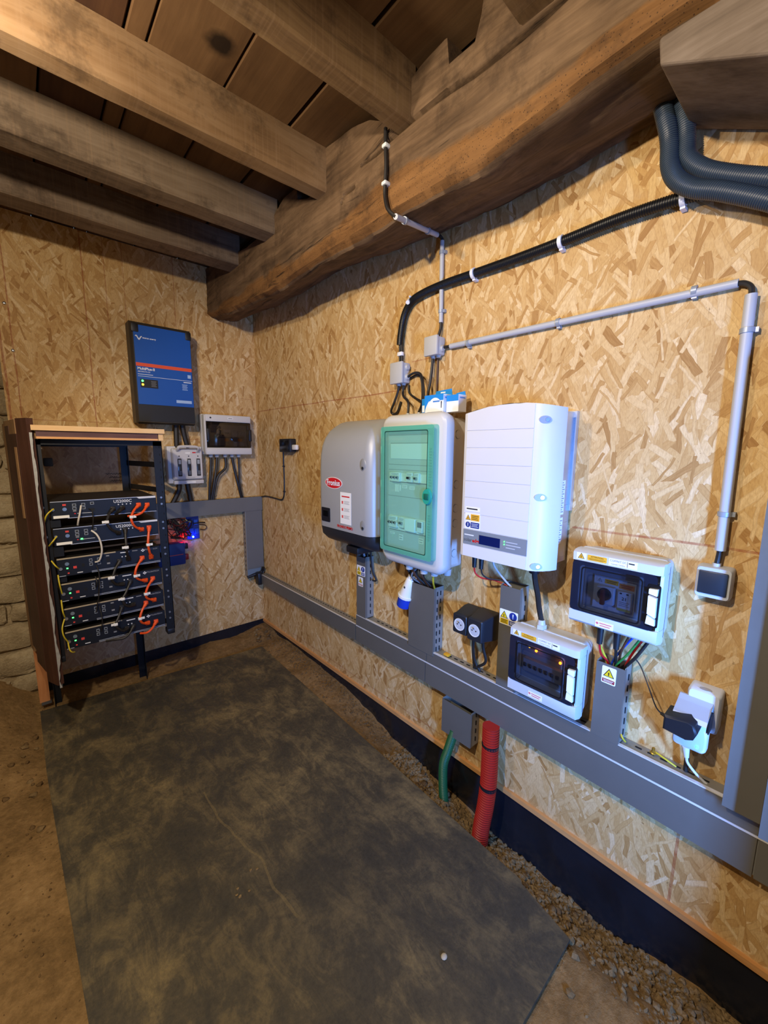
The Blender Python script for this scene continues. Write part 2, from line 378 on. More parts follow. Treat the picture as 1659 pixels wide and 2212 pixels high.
m = bumpy_quad(MB(), Vq((-1.75, -.75, -.3), (-1.75, 3.2, -.3), (-1.75, 3.2, 2.75), (-1.75, -.75, 2.75)), 60, 40, .03, 4, (1, 0, 0))
struct(m.build('wall_side', MORT, None, True, 80))
rs = random.Random(3)
def stone_mesh(mb, c, sx, sy, sz, seed, n=2):
    bm = bmesh.new(); bmesh.ops.create_icosphere(bm, subdivisions=n, radius=1); S = Vector((seed, seed*1.7, seed*.3))
    for v in bm.verts:
        k = v.co.copy(); q = Vector([math.copysign(abs(t)**(.42 if n > 2 else .6), t) for t in k])
        q *= 1+.30*noise.noise(k*1.1+S)+.14*noise.noise(k*2.9+S)+.07*noise.noise(k*6+S)
        v.co = Vector((c[0]+q.x*sx, c[1]+q.y*sy, c[2]+q.z*sz))
    return mb.bm(bm)
z = .02; row = 0
while z < 2.55:
    hgt = rs.uniform(.09, .18); x = -.62-rs.uniform(0, .2)
    while x < .06:
        w = rs.uniform(.12, .30)
        if x+w > .10: w = .10-x
        if w > .05:
            stone_mesh(MB(), (x+w/2, 3.155, z+hgt/2), w/2*.97, .040, hgt/2*.95, rs.random()*50, 3).build('stone', STONE, ws)
        x += w+.006
    z += hgt+.007; row += 1
m = MB().box(.885, 1.44, -.80, -.38, -.3, 2.78); struct(m.build('daylight_stop_wall', MORT, None, False))  # unseen wall added so that its edge cuts off the daylight

# ---- earth floor with the trench along the board
def zwall(y):
    T = ((-.8, -.14), (.1, -.15), (.4, -.20), (.6, -.20), (.82, -.185), (1.18, -.15), (1.4, -.11), (1.65, -.075), (1.92, -.01), (2.2, .02), (2.6, .02), (3.2, .03))
    for (a, za), (b, zb) in zip(T, T[1:]):
        if y <= b: return za+(zb-za)*max(0, (y-a)/(b-a))
    return T[-1][1]
def ground(x, y):
    z = -.012
    xe = 1.10+.06*min(1, max(0, (y-1.2)/1.2))
    if x > xe: 
        k = min(1, (x-xe)/(1.40-xe)); z += (zwall(y)+.012)*(k*k*(3-2*k)*.55+.45*k)
    if x < -.07 and y > 2.0:
        k = max(0, min(1, (-.07-x)/.2))*max(0, min(1, (y-2.2)/.75)); z += .16*k
    if y > 2.86: z += .03*min(1, (y-2.86)/.15)
    p = Vector((x, y, 0)); on_mat = (-.08 < x < 1.15 and .3 < y < 2.86)
    z += noise.fractal(p*6, 1, 2, 4)*(.004 if on_mat else .010)
    if not on_mat: z += abs(noise.noise(p*38))*.007
    return z
m = MB(); nx, ny = 190, 230; X0, X1, Y0, Y1 = -1.72, 1.46, -.75, 3.2
gx = [X0+(X1-X0)*i/nx for i in range(nx+1)]; gy = [Y0+(Y1-Y0)*j/ny for j in range(ny+1)]
m.add([(x, y, ground(x, y)) for y in gy for x in gx], [(j*(nx+1)+i, j*(nx+1)+i+1, (j+1)*(nx+1)+i+1, (j+1)*(nx+1)+i) for j in range(ny) for i in range(nx)])
SOIL = soil('packed_earth', [(.25, '574429'), (.45, '80643e'), (.6, '9c7c50'), (.8, 'b69a6a')], 1.0, .7)
struct(m.build('floor', SOIL, None, True, 80))
CLOD = soil('earth_clod', [(.3, '574228'), (.5, '755b3a'), (.75, '957a54')], 3, .5)
GRAV = soil('pale_gravel', [(.3, '5f4c30'), (.5, '826a47'), (.75, 'a68e66')], 4, .3)
# gravel: too fine to count
def gravel(name, n, fx, fy, smin, smax, mat, seed):
    rg = np.random.default_rng(seed); bm = bmesh.new(); bmesh.ops.create_icosphere(bm, subdivisions=1, radius=1)
    bv = np.array([v.co[:] for v in bm.verts]); bf = np.array([[v.index for v in f.verts] for f in bm.faces]); bm.free()
    V, F = [], []
    for i in range(n):
        x, y = fx(rg), fy(rg); s = smin+(smax-smin)*rg.random()**2.5
        R = np.linalg.qr(rg.normal(size=(3, 3)))[0]
        q = (bv*(1+.13*rg.normal(size=(len(bv), 1)))*np.array([1, .85, .65]))@R*s+np.array([x, y, ground(x, y)+s*.15])
        F.append(bf+len(V)*len(bv)); V.append(q)
    me = bpy.data.meshes.new(name); me.from_pydata(np.concatenate(V).tolist(), [], np.concatenate(F).tolist()); me.materials.append(mat)
    o = bpy.data.objects.new(name, me); COL.objects.link(o); return o
tag(gravel('gravel', 5200, lambda r: 1.41-abs(r.normal())*.13, lambda r: -.1+1.5*r.random()**.9, .003, .017, GRAV, 1), 'fine pale gravel and earth crumbs strewn along the trench by the black membrane', 'gravel', kind='stuff')
tag(gravel('soil_crumbs', 1600, lambda r: 1.41-abs(r.normal())*.08, lambda r: 1.3+1.75*r.random(), .002, .009, CLOD, 2), 'loose brown earth crumbs along the far foot of the membrane', 'earth', kind='stuff')
tag(gravel('soil_grit', 520, lambda r: -.32+.30*r.random(), lambda r: 1.0+2.0*r.random(), .001, .006, CLOD, 5), 'loose grit scattered over the bare earth floor beside the rubber mat', 'earth', kind='stuff')
cl = random.Random(11); proto = None
spots = []
for i in range(34): spots.append((1.20+cl.random()*.17, 1.05+cl.random()*.16+(cl.random()-.5)*.06, cl.uniform(.010, .021), 0))
for i in range(46): spots.append((1.22+cl.random()*.17, .42+cl.random()*.5, cl.uniform(.009, .017), 0))
for i in range(14): spots.append((-.20+cl.random()*.13, 1.9+cl.random()*.75, cl.uniform(.008, .017), 1))
for i in range(12): spots.append((1.25+cl.random()*.1, 2.85+cl.random()*.2, cl.uniform(.010, .018), 2))
LB = ['lump of dry earth or stone lying in the trench beside the black membrane', 'small stone on the bare earth floor beside the black rubber mat', 'stone among the rubble in the corner where the two boarded walls meet']
GB = ['stones in the membrane trench', 'stones on the bare earth', 'rubble in the corner']
for (x, y, s, k) in spots:
    o = stone_mesh(MB(), (0, 0, 0), s, s*.8, s*.65, cl.random()*90, 1).build('stone', CLOD if cl.random() < .55 else GRAV, None, True, 60)
    o.location = (x, y, ground(x, y)+s*.25); o.rotation_euler = (cl.random()*.5, cl.random()*.5, cl.random()*6)
    tag(o, LB[k], 'stone', GB[k])

# ---- damp-proof membrane at the foot of both walls
def membrane(name, path, z0, z1, amp, seed, nseg, mat):
    m = MB(); nz = 14; vs = []
    for i in range(nseg+1):
        t = i/nseg; a = Vector(path[0]).lerp(Vector(path[1]), t); nrm = (Vector(path[1])-Vector(path[0])).normalized().cross(Vector((0, 0, 1)))
        for j in range(nz+1):
            z = z0+(z1-z0)*j/nz; k = 1-(j/nz)**2
            q = Vector((t*9+seed, z*2.5, seed)); d = noise.fractal(q, 1, 2, 3)*amp*k+abs(noise.noise(Vector((t*22, z*9+t*12, seed))))*amp*.7*k
            vs.append((a.x+nrm.x*-d, a.y+nrm.y*-d, z))
    m.add(vs, [(i*(nz+1)+j, (i+1)*(nz+1)+j, (i+1)*(nz+1)+j+1, i*(nz+1)+j+1) for i in range(nseg) for j in range(nz)])
    return m.build(name, mat, None, True, 80)
MEMB = M('black_membrane', '1d1f25', .24, var=.5, vs=7, spec=.5, bump=.5)
tag(membrane('damp_proof_membrane', ((1.412, 3.09, 0), (1.412, -.7, 0)), -.32, .10, .032, 2.2, 220, MEMB), 'creased black plastic membrane hanging below the board wall beside the trench', 'membrane')
tag(membrane('damp_proof_membrane', ((-.05, 3.085, 0), (1.405, 3.085, 0)), -.06, .125, .012, 7.1, 90, MEMB), 'crumpled black plastic strip under the board wall behind the battery rack', 'membrane')

# ---- rubber mat
m = MB()
m.prism([(-.056, 2.888, -.004), (-.05, 2.3, -.004), (-.008, 1.15, -.004), (.03, .385, -.004), (1.132, .392, -.004), (1.168, .575, -.004), (1.178, .585, -.004), (1.243, 2.80, -.004)], (0, 0, .010))
tag(m.build('rubber_mat', mat_rubber(), None, False), 'large black rubber mat covered in earth dust lying on the floor', 'mat')
peb = [(.803, .62, .010, 'pale round pebble lying alone on the black rubber mat', 'pebble', 'b9ae96'), (1.255, .375, .008, 'tiny yellow plastic cap on the gravel past the mat corner', 'cap', 'e0c41a')]
for (x, y, s, lb, ct, hx) in peb:
    z0 = .006 if ct == 'pebble' else ground(x, y)+.004
    tag(MB().ball((x, y, z0+s*.3), s, s*.9, s*.45).build('pebble' if ct == 'pebble' else 'plastic_cap', M(ct+'_col', hx, .6)), lb, ct)
for i in range(7):
    x, y = .455+cl.uniform(-.06, .06), 1.22+cl.uniform(-.05, .05)
    tag(stone_mesh(MB(), (x, y, .0075), .005, .004, .003, i, 1).build('crumb', GRAV), 'pale crumb of mortar on the dusty middle of the rubber mat', 'crumb', 'mortar crumbs on the mat')

# ================================================================== timbers
BEAM = wood('oak_beam', '271b11', '5c4732', '83694e', 'y', 1.0, .8, .6, band=(2.425, '543619', '8a6032'), cracks=.85)
JOI = [wood('oak_joist_%s' % k, *c, 'x', .9, .78, .35, saw='8d7358', cracks=.35) for k, c in enumerate((('40322a', '6d5b49', '8a7966'), ('43352a', '75634f', '91806c'), ('4b3722', '7f6344', '9b8060'), ('3f2e1e', '70573b', '907550'), ('40301f', '6a5238', '846c4c')))]
def lerp_t(T, y):
    if y <= T[0][0]: return T[0][1]
    for (a, za), (b, zb) in zip(T, T[1:]):
        if y <= b: return za+(zb-za)*(y-a)/(b-a)
    return T[-1][1]
crack_a = [(.55, 2.57), (.68, 2.559), (.824, 2.561), (.952, 2.573), (1.076, 2.575), (1.195, 2.566)]
crack_b = [(1.20, 2.556), (1.25, 2.554), (1.333, 2.563)]
crack_c = [(1.405, 2.511), (1.461, 2.511), (1.475, 2.49)]
lowL = [(-.8, 2.35), (.34, 2.35), (.51, 2.342), (.8, 2.306), (1.17, 2.314), (1.61, 2.318), (2.15, 2.306), (2.6, 2.34), (3.08, 2.402)]
lowR = [(-.8, 2.385), (.418, 2.387), (.734, 2.376), (1.25, 2.386), (1.91, 2.458), (2.40, 2.447), (3.08, 2.42)]
topL = [(-.8, 2.58), (.60, 2.58), (.69, 2.60), (.72, 2.665), (.81, 2.73), (.83, 2.64), (.93, 2.64), (.935, 2.715), (1.05, 2.705), (1.13, 2.68), (1.215, 2.64), (1.30, 2.69), (1.40, 2.715), (1.58, 2.735), (1.62, 2.72), (1.66, 2.60), (1.74, 2.612), (1.83, 2.645), (1.84, 2.70), (1.95, 2.70), (2.05, 2.66), (2.17, 2.625), (2.40, 2.63), (2.6, 2.66), (3.1, 2.72)]
def seg_d(y, pts):
    if y < pts[0][0]-.01 or y > pts[-1][0]+.01: return None
    return lerp_t(pts, y)
m = MB(); rings = []; NY = 420
for i in range(NY+1):
    y = -.72+(3.078+.72)*i/NY
    zl, zr, zt = lerp_t(lowL, y), lerp_t(lowR, y), lerp_t(topL, y)
    xl = 1.07+.012*noise.noise(Vector((y*1.3, 3, 0))); xr = 1.385
    if y > 2.4: xr = 1.385-.10*(y-2.4)/.68
    ring = []
    for k in range(96):                                   # room-side face, from the top down
        z = zt+(2.576-zt)*k/15 if k < 15 else 2.576+(zl+.028-2.576)*(k-15)/80; x = xl+.006*noise.fractal(Vector((y*3, z*14, 5)), 1, 2, 4)
        for cr, wd, dp in ((crack_a, .0065, .05), (crack_b, .005, .035), (crack_c, .005, .03)):
            zc = seg_d(y, cr)
            if zc is not None: x += dp*math.exp(-((z-zc)/wd)**2)
        ring.append((x, y, z))
    for k in range(1, 15):                                # underside, from the arris to the wall
        t = k/14; z = zl+(zr-zl)*t+.016*noise.fractal(Vector((y*3.2, t*5, 9)), 1, 2, 5)+(.028*(1-t*14) if t*14 < 1 else 0)
        ring.append((xl+.012+(xr-xl-.012)*t, y, z))
    ring += [(xr, y, zt), (xl+.16, y, zt+.01)]
    rings.append(ring)
m.loft(rings); tag(m.build('ceiling_beam', BEAM, None, True, 50), 'massive old oak main beam running along under the joists, cracked on its face', 'beam')
def joist(name, y0, y1, x0, x1, z0, z1, mat, label, seed):
    m = MB(); rings = []
    n = 60
    for i in range(n+1):
        x = x0+(x1-x0)*i/n; f = lambda a: .004*noise.fractal(Vector((x*3, a, seed)), 1, 2, 3)+.006*noise.noise(Vector((x*.9, a*3, seed)))
        rings.append([(x, y0+f(1), z0+.006+f(2)), (x, y0+.007, z0+f(2)), (x, y1-.008, z0+f(3)), (x, y1+f(4), z0+.008), (x, y1+f(4), z1), (x, y0+f(5), z1)])
    m.loft(rings); return tag(m.build(name, mat, None, True, 30), label, 'joist', 'ceiling joists')
joist('ceiling_joist', 2.525, 2.665, -1.68, 1.085, 2.578, 2.741, JOI[0], 'low grey joist closest to the back wall, throwing its shadow on the boards', 1)
joist('ceiling_joist', 2.050, 2.168, -1.68, 1.085, 2.576, 2.741, JOI[1], 'pale grey joist with a long thin crack, second out from the back wall', 2)
joist('ceiling_joist', 1.588, 1.668, -1.68, 1.085, 2.575, 2.741, JOI[2], 'warm brown joist brightly lit on its side, third out from the back wall', 3)
joist('ceiling_joist', 1.082, 1.160, -1.68, 1.085, 2.573, 2.741, JOI[3], 'saw-marked joist ending above the black cable on the main beam', 4)
joist('ceiling_joist', .595, .690, -1.68, 1.085, 2.58, 2.741, JOI[4], 'joist fifth out from the back wall, in deep shade above the notched beam', 5)
# the squared timber crossing in front of the beam
BLK = wood('grey_timber', '3d322a', '6b5d50', '8a7c70', 'y', 1.1, .8, .35)
m = MB()
A = [(1.045, .352, 2.328), (1.045, -.33, 2.328), (1.045, -.33, 1.93), (1.045, .175, 2.190), (1.045, .346, 2.276)]
B_ = [(1.378, .372, 2.345), (1.378, -.33, 2.345), (1.378, -.33, 1.96), (1.378, .20, 2.238), (1.378, .362, 2.322)]
m.loft([A, B_]); o = m.build('timber_block', BLK, None, False)
bv = o.modifiers.new('worn_edge', 'BEVEL'); bv.width = .007; bv.segments = 3
tag(o, 'squared grey timber with an oblique cut end crossing under the main beam', 'timber')

# ================================================================== steel trunking
def slots_R(m, y0, y1, z, x, step=.028, ln=.014, hgt=.0045, axis='y'):
    """row of punched slots on a face at x..; axis y = row along the wall (top faces), z = row up a side"""
    t = y0+.01
    while t+ln < y1:
        if axis == 'y': m.box(x-hgt/2, x+hgt/2, t, t+ln, z-.002, z+.0008)
        else: m.box(x-hgt/2, x+hgt/2, z-.0008, z+.002, t, t+ln)
        t += step
SLOT = M('slot_dark', '060607', .9)
t = thing('cable_trunking', 'long lower run of grey steel trunking along the board wall, meeting the corner', 'trunking', (1.37, 1.2, .45))
m = MB(); m.loft([[(XW-.002, y, zb+.004), (XW-.056, y, zb+.004), (XW-.056, y, .512), (XW-.002, y, .512)] for y, zb in ((3.0, .44), (1.745, .415), (.5, .392), (-.33, .392))])
m.build('channel', GALV, t, False)
m = MB()
for ya, yb in ((2.995, 1.747), (1.743, 1.208), (1.205, .037), (.033, -.33)):
    zb = lambda y: .392+.048*max(0, (y-.4)/2.5)
    m.loft([[(XW-.060, y, zb(y)), (XW-.0615, y, zb(y)), (XW-.0615, y, .513), (XW-.060, y, .513)] for y in (ya, yb)])
m.build('cover', galv('steel_cover', '73716a'), t, False)
m = MB().box(XW-.0615, XW-.052, 1.75, 2.995, .512, .5145); m.box(XW-.064, XW-.0600, -.33, 1.74, .5105, .5165); m.build('lip', M('edge_glint', 'dfe1e2', .3, .25), t, False)  # lip painted pale to stand for light glinting on the steel edge
m = MB(); slots_R(m, 1.76, 2.98, .5125, XW-.020); m.build('slots', SLOT, t, False)['kind'] = 'stuff'
m = MB().rbox(1.31, 1.352, 2.965, 3.03, .43, .53, .012); m.build('end_grommet', BLACK, t)
t = thing('cable_trunking', 'upper run of grey steel trunking stacked on the lower one below the inverters', 'trunking', (1.37, .7, .55))
MB().box(XW-.056, XW-.002, -.33, 1.735, .5165, .572).build('channel', GALV, t, False)
m = MB()
for ya, yb in ((1.738, 1.20), (1.197, .037), (.033, -.33)): m.box(XW-.0635, XW-.056, yb, ya, .5175, .577)
m.build('cover', galv('steel_cover', '73716a'), t, False)
m = MB().box(XW-.064, XW-.052, -.33, 1.735, .5755, .5785); m.build('lip', M('edge_glint', 'dfe1e2', .3, .25), t, False)
m = MB()
for a, b in ((1.335, 1.62), (.835, 1.13), (.48, .72), (.14, .36)): slots_R(m, a, b, .5725, XW-.022, .034, .018, .006)
m.build('slots', SLOT, t, False)['kind'] = 'stuff'
def riser(label, y0, y1, z0, z1, d, covermat='73716a', slot=True, nr=1, x0=0.002):
    t = thing('cable_trunking', label, 'trunking', (XW-d/2, (y0+y1)/2, z0))
    th = .0016
    m = MB().box(XW-d+.002, XW-x0, y1-th, y1, z0, z1).box(XW-d+.002, XW-x0, y0, y0+th, z0, z1).box(XW-x0-th, XW-x0, y0+th, y1-th, z0, z1)
    m.build('channel', GALV, t, False)
    m = MB().box(XW-d-.0015, XW-d, y0-.001, y1+.001, z0, z1-.004).box(XW-d, XW-d+.012, y0-.0012, y0, z0, z1-.004).box(XW-d, XW-d+.012, y1, y1+.0012, z0, z1-.004)
    m.build('cover', galv('steel_cover', covermat), t, False)
    if slot:
        m = MB()
        for r in range(nr):
            x = XW-d*(.35+.33*r if nr > 1 else .42); z = z0+.02
            while z+.025 < z1: m.box(x-.0025, x+.0025, y0-.0022, y0-.0005, z, z+.02); z += .038
        m.build('slots', SLOT, t, False)['kind'] = 'stuff'
    return t
v1 = riser('slim steel trunking riser with three warning stickers under the grey inverter', 1.658, 1.734, .578, .925, .06)
v2 = riser('broad steel trunking riser open at the top below the green-doored cabinet', 1.158, 1.316, .560, .886, .066, nr=2)
v3 = riser('steel trunking riser with a yellow and blue sticker beneath the white inverter', .742, .824, .578, .995, .062)
v4 = riser('steel trunking riser with one electric-hazard sticker beside the lower grey enclosure', .376, .458, .575, .836, .064)
v5 = riser('tall wide steel trunking rising at the near end of the wall', .037, .110, .5795, 1.70, .10, '6f6f6b', slot=False)
v6 = riser('tall steel trunking standing past the narrow dark gap beside its twin', -.12, .033, .5795, 1.70, .15, '6f6f6b', slot=False)
sb = riser('short steel trunking stub hanging under the run above the green pipe', .935, 1.094, .222, .385, .062)
# ---- hazard stickers
def triangle(parent, face, a, z, s, d, fill, ink=INK, sgn=-1):
    T = lambda k: [(a+sgn*-s*.5*k, z-s*.29*k), (a+sgn*s*.5*k, z-s*.29*k), (a, z+s*.58*k)]
    poly_plate('hazard_triangle', parent, face, T(1), d, ink)
    o = poly_plate('hazard_triangle', parent, face, T(.78), d+(.0006 if face == 'R' else -.0006), fill)
    dd = d+(.0014 if face == 'R' else -.0014); w = s*.05
    poly_plate('bolt_symbol', parent, face, [(a-w, z+s*.18), (a+w, z+s*.18), (a+w*.6, z-s*.16), (a-w*.6, z-s*.16)], dd, ink)
def bars(parent, name, face, a0, a1, z0, z1, n, d, mat, fill=.5):
    m = MB(); h = (z1-z0)/n
    for i in range(n):
        zz = z1-h*(i+.5); e = (a1-a0)*(.0 if i % 2 == 0 else .12)
        if face == 'R': m.box(XW-d-.0005, XW-d, a0+e, a1-e*.4, zz-h*fill/2, zz+h*fill/2)
        else: m.box(a0+e*.4, a1-e, d-.0005, d, zz-h*fill/2, zz+h*fill/2)
    return m.build(name, mat, parent, False)
def combo_label(parent, y0, y1, z0, z1, d):
    w, h = y1-y0, z1-z0; ym = y0+w*.48
    o = plate('warning_label', parent, 'R', y0, y1, z0, z1, d, LWHITE, .0008, .004); d += .0009
    plate('yellow_field', o, 'R', ym+w*.02, y1-w*.05, z0+h*.06, z0+h*.40, d, LYEL, .0004)
    triangle(o, 'R', (ym+y1)/2, z0+h*.60, w*.42, d, LYEL)
    bars(o, 'small_print', 'R', ym+w*.07, y1-w*.10, z0+h*.10, z0+h*.36, 3, d+.0005, M('olive_ink', '6d6014', .6))
    poly_plate('blue_disc', o, 'R', [(y0+w*.25+w*.21*math.cos(k*PI/10), z0+h*.68+w*.21*math.sin(k*PI/10)) for k in range(20)], d, LBLUE)
    poly_plate('exclamation_mark', o, 'R', [(y0+w*.22, z0+h*.84), (y0+w*.28, z0+h*.84), (y0+w*.265, z0+h*.62), (y0+w*.235, z0+h*.62)], d+.0007, WINK)
    plate('exclamation_dot', o, 'R', y0+w*.228, y0+w*.272, z0+h*.54, z0+h*.58, d+.0007, WINK, .0004)
    plate('blue_field', o, 'R', y0+w*.05, ym-w*.02, z0+h*.06, z0+h*.36, d, LBLUE, .0004)
    bars(o, 'small_print', 'R', y0+w*.09, ym-w*.06, z0+h*.11, z0+h*.32, 3, d+.0005, WINK, .35)
def hazard_label(parent, y0, y1, z0, z1, d, base):
    w, h = y1-y0, z1-z0
    o = plate('warning_label', parent, 'R', y0, y1, z0, z1, d, LWHITE, .0008, .004); d += .0009
    triangle(o, 'R', (y0+y1)/2, z0+h*.58, w*.78, d, LYEL)
    plate('caption_band', o, 'R', y0+w*.07, y1-w*.07, z0+h*.07, z0+h*.27, d, base, .0004)
    bars(o, 'small_print', 'R', y0+w*.14, y1-w*.14, z0+h*.10, z0+h*.24, 2, d+.0005, WINK, .4)
combo_label(v1, 1.660, 1.730, .815, .872, .0616)
hazard_label(v1, 1.678, 1.718, .754, .806, .0616, M('label_rust', 'a8552c', .5))
combo_label(v3, .746, .823, .838, .898, .0636)
hazard_label(v4, .399, .441, .767, .824, .0656, M('label_maroon', '8a1a28', .5))

# ================================================================== back-wall trunking
t = thing('cable_trunking', 'horizontal steel trunking on the back wall running from the rack to the corner', 'trunking', (1.0, 3.05, 1.08))
MB().box(.56, 1.392, YB-.055, YB-.002, 1.026, 1.128).build('channel', GALV, t, False)
MB().box(.56, 1.392, YB-.058, YB-.055, 1.023, 1.131).build('cover', galv('steel_cover_warm', '77756f'), t, False)
m = MB()
for k in range(22): m.box(.60+k*.035, .616+k*.035, YB-.026, YB-.021, 1.1265, 1.1290)
m.build('slots', SLOT, t, False)['kind'] = 'stuff'
t = thing('cable_trunking', 'vertical steel trunking down the corner of the back wall', 'trunking', (1.32, 3.05, .75))
MB().box(1.252, 1.388, YB-.052, YB-.002, .50, 1.022).build('channel', GALV, t, False)
MB().box(1.258, 1.388, YB-.055, YB-.052, .56, 1.022).build('cover', galv('steel_cover_warm', '77756f'), t, False)
m = MB().loft([[(1.254, YB-.0545, .50), (1.388, YB-.0545, .53), (1.388, YB-.0525, .53), (1.254, YB-.0525, .50)], [(1.254, YB-.0545, .557), (1.388, YB-.0545, .557), (1.388, YB-.0525, .557), (1.254, YB-.0525, .557)]]); m.build('end_cover', M('grey_end_cover', '6c7a84', .5), t, False)
m = MB()
for k in range(13): m.box(1.2505, 1.2525, YB-.032, YB-.028, .545+k*.036, .561+k*.036)
m.build('slots', SLOT, t, False)['kind'] = 'stuff'
m = MB().tube([(1.25, 3.03, .495), (1.30, 3.025, .507), (1.36, 3.015, .522), (1.372, 3.0, .56)], .013, 8); tag(m.build('rubber_grommet', BLACK), 'black rubber edging closing the cut corner of the steel trunking', 'edging')

# ================================================================== grey inverter with curved cover
t = thing('grey_inverter', 'curved silver-grey inverter with a red oval badge beside the green-doored cabinet', 'inverter', (1.30, 1.66, 1.05))
SILV = M('silver_cover', 'a6a7a6', .42, .15, var=.03); CHAR = M('charcoal_plastic', '23262b', .42)
def ringR(d, y0, y1, z, r, db=.03, n=5):
    """horizontal section of a wall-hung case: rounded towards the room"""
    return [(XW-db, y1, z)]+[(XW-(d-r+r*math.sin(k/n*PI/2)), y1-r+r*math.cos(k/n*PI/2), z) for k in range(n+1)]+[(XW-(d-r+r*math.cos(k/n*PI/2)), y0+r-r*math.sin(k/n*PI/2), z) for k in range(n+1)]+[(XW-db, y0, z)]
R = []
for z, d, e in ((1.092, .212, 0), (1.10, .213, 0), (1.25, .214, 0), (1.40, .213, 0), (1.47, .210, .002), (1.52, .202, .006), (1.56, .188, .012), (1.595, .165, .02), (1.62, .135, .032), (1.638, .105, .046), (1.648, .075, .062)):
    R.append(ringR(d, 1.428+e, 1.885-e, z, min(.05, d*.35)))
m = MB().loft(R); m.build('cover', SILV, t, True, 50)
R = []
for z, d, e in ((1.000, .10, .03), (1.006, .145, .012), (1.02, .175, .004), (1.05, .205, 0), (1.090, .212, 0)):
    R.append(ringR(d, 1.43+e, 1.883-e, z, .05))
MB().loft(R).build('lower_cover', CHAR, t, True, 50)
MB().rbox(XW-.125, XW-.004, 1.418, 1.895, 1.03, 1.60, .02).build('rear_housing', BLACK, t)
for zz in (1.18, 1.42): MB().rbox(XW-.11, XW-.03, 1.405, 1.42, zz-.045, zz+.045, .008).build('fan_grille', DARK, t)
m = MB()
for k in range(7): m.box(XW-.12, XW-.05, 1.416, 1.419, 1.22+k*.022, 1.23+k*.022)
m.build('fins', DARK, t, False)['kind'] = 'stuff'
for zz in (1.415, 1.13):
    o = MB().ball((XW-.207, 1.492, zz+.012), .009, .026, .036, 14).build('screw_recess', M('silver_recess', '8f9090', .45, .15, var=.03), t)
    MB().cyl((XW-.214, 1.488, zz), (XW-.2175, 1.488, zz), .007, n=10).build('screw', M('dark_screw', '3c3f42', .4, .5), o)
o = plate('display', t, 'R', 1.762, 1.840, 1.122, 1.196, .2135, BLACK, .003, .006); plate('screen', o, 'R', 1.778, 1.824, 1.150, 1.180, .2168, M('screen_dark', '0a0b0d', .15), .0008)
m = MB(); m.prism([(XW-.2145, 1.727+.076*math.cos(k*PI/14), 1.331+.030*math.sin(k*PI/14)) for k in range(28)], (-.0012, 0, 0)); o = m.build('badge', M('badge_rim', 'e8d8d6', .4, var=.02), t, False)
poly_plate('badge_field', o, 'R', [(1.727+.071*math.cos(k*PI/14), 1.331+.0265*math.sin(k*PI/14)) for k in range(28)], .2158, RED, .0006)
text('lettering', o, 'Fronius', (XW-.2172, 1.727, 1.331), 'R', .040, WINK, sx=.98, bold=.0012)
o = plate('info_label', t, 'R', 1.578, 1.668, 1.130, 1.290, .2148, LWHITE, .0008)
plate('label_heading', o, 'R', 1.590, 1.655, 1.266, 1.272, .2157, RED, .0004)
for k in range(3): plate('red_symbol', o, 'R', 1.643, 1.655, 1.232-k*.036, 1.246-k*.036, .2157, M('soft_red', 'd8524e', .5), .0004); bars(o, 'small_print', 'R', 1.592, 1.636, 1.230-k*.036, 1.248-k*.036, 3, .2157, GINK, .3)
text('lettering', t, 'FRONIUS PRIMO', (XW-.2148, 1.632, 1.113), 'R', .019, RED, sx=.95, bold=.0006)
m = MB().rbox(XW-.16, XW-.03, 1.60, 1.70, .965, 1.003, .008); m.build('cable_entry', BLACK, t)

# ================================================================== cabinet with green transparent door
KAW = M('cabinet_white', 'c9c8c2', .42, var=.02); GDOOR = glass('green_clear_door', 'cdf4e8', .06, .06, 'a0decd', .24); GRIM = glass('green_door_rim', 'a0e4d0', .08, .1, '78ccb4', .45)
t = thing('distribution_cabinet', 'tall off-white distribution cabinet with a transparent green door', 'cabinet', (1.32, 1.21, 1.0))
R = []
for d, ya, yb, za, zb, r in ((.002, 1.066, 1.374, .998, 1.632, .02), (.075, 1.064, 1.376, .996, 1.634, .025), (.100, 1.040, 1.382, .992, 1.640, .035), (.135, 1.022, 1.393, .990, 1.648, .05), (.160, 1.018, 1.396, .992, 1.650, .05), (.174, 1.024, 1.390, 1.002, 1.644, .045), (.180, 1.038, 1.380, 1.022, 1.632, .03)):
    R.append([(XW-d, a, z) for a, z in rrect(ya, yb, za, zb, r, 5)])
MB().loft(R).build('body', KAW, t, True, 40)
for k, zz in enumerate((1.565, 1.36, 1.26, 1.196, 1.066)):
    m = MB().cyl((XW-.055, 1.0665, zz), (XW-.055, 1.0625, zz), .018, n=18); o = m.build('knockout', M('knock_line', '8f8c84', .6), t); MB().cyl((XW-.055, 1.066, zz), (XW-.055, 1.0615, zz), .0165, n=18).build('knockout_face', KAW, o)
ip = plate('inner_panel', t, 'R', 1.085, 1.345, 1.075, 1.585, .1805, M('inner_grey', 'b9bfbb', .5, var=.03), .001)
PANW = M('inner_white', 'e4e6e2', .5, var=.02); SEAM = M('seam_grey', '6e7874', .6)
for zz in (1.562, 1.437, 1.415, 1.285 if False else 1.30, 1.182): plate('panel_seam', ip, 'R', 1.087, 1.343, zz, zz+.002, .1818, SEAM, .0005)
plate('blank_insert', ip, 'R', 1.110, 1.328, 1.463, 1.527, .1818, PANW, .003)
plate('frame_line', ip, 'R', 1.108, 1.330, 1.527, 1.530, .1818, SEAM, .002)
for (za, zb) in ((1.366, 1.402), (1.152, 1.214)):
    plate('module_rail', ip, 'R', 1.112, 1.334, za, zb, .1816, PANW, .004); plate('rail_shadow', ip, 'R', 1.112, 1.334, za-.004, za, .1816, DARK, .001)
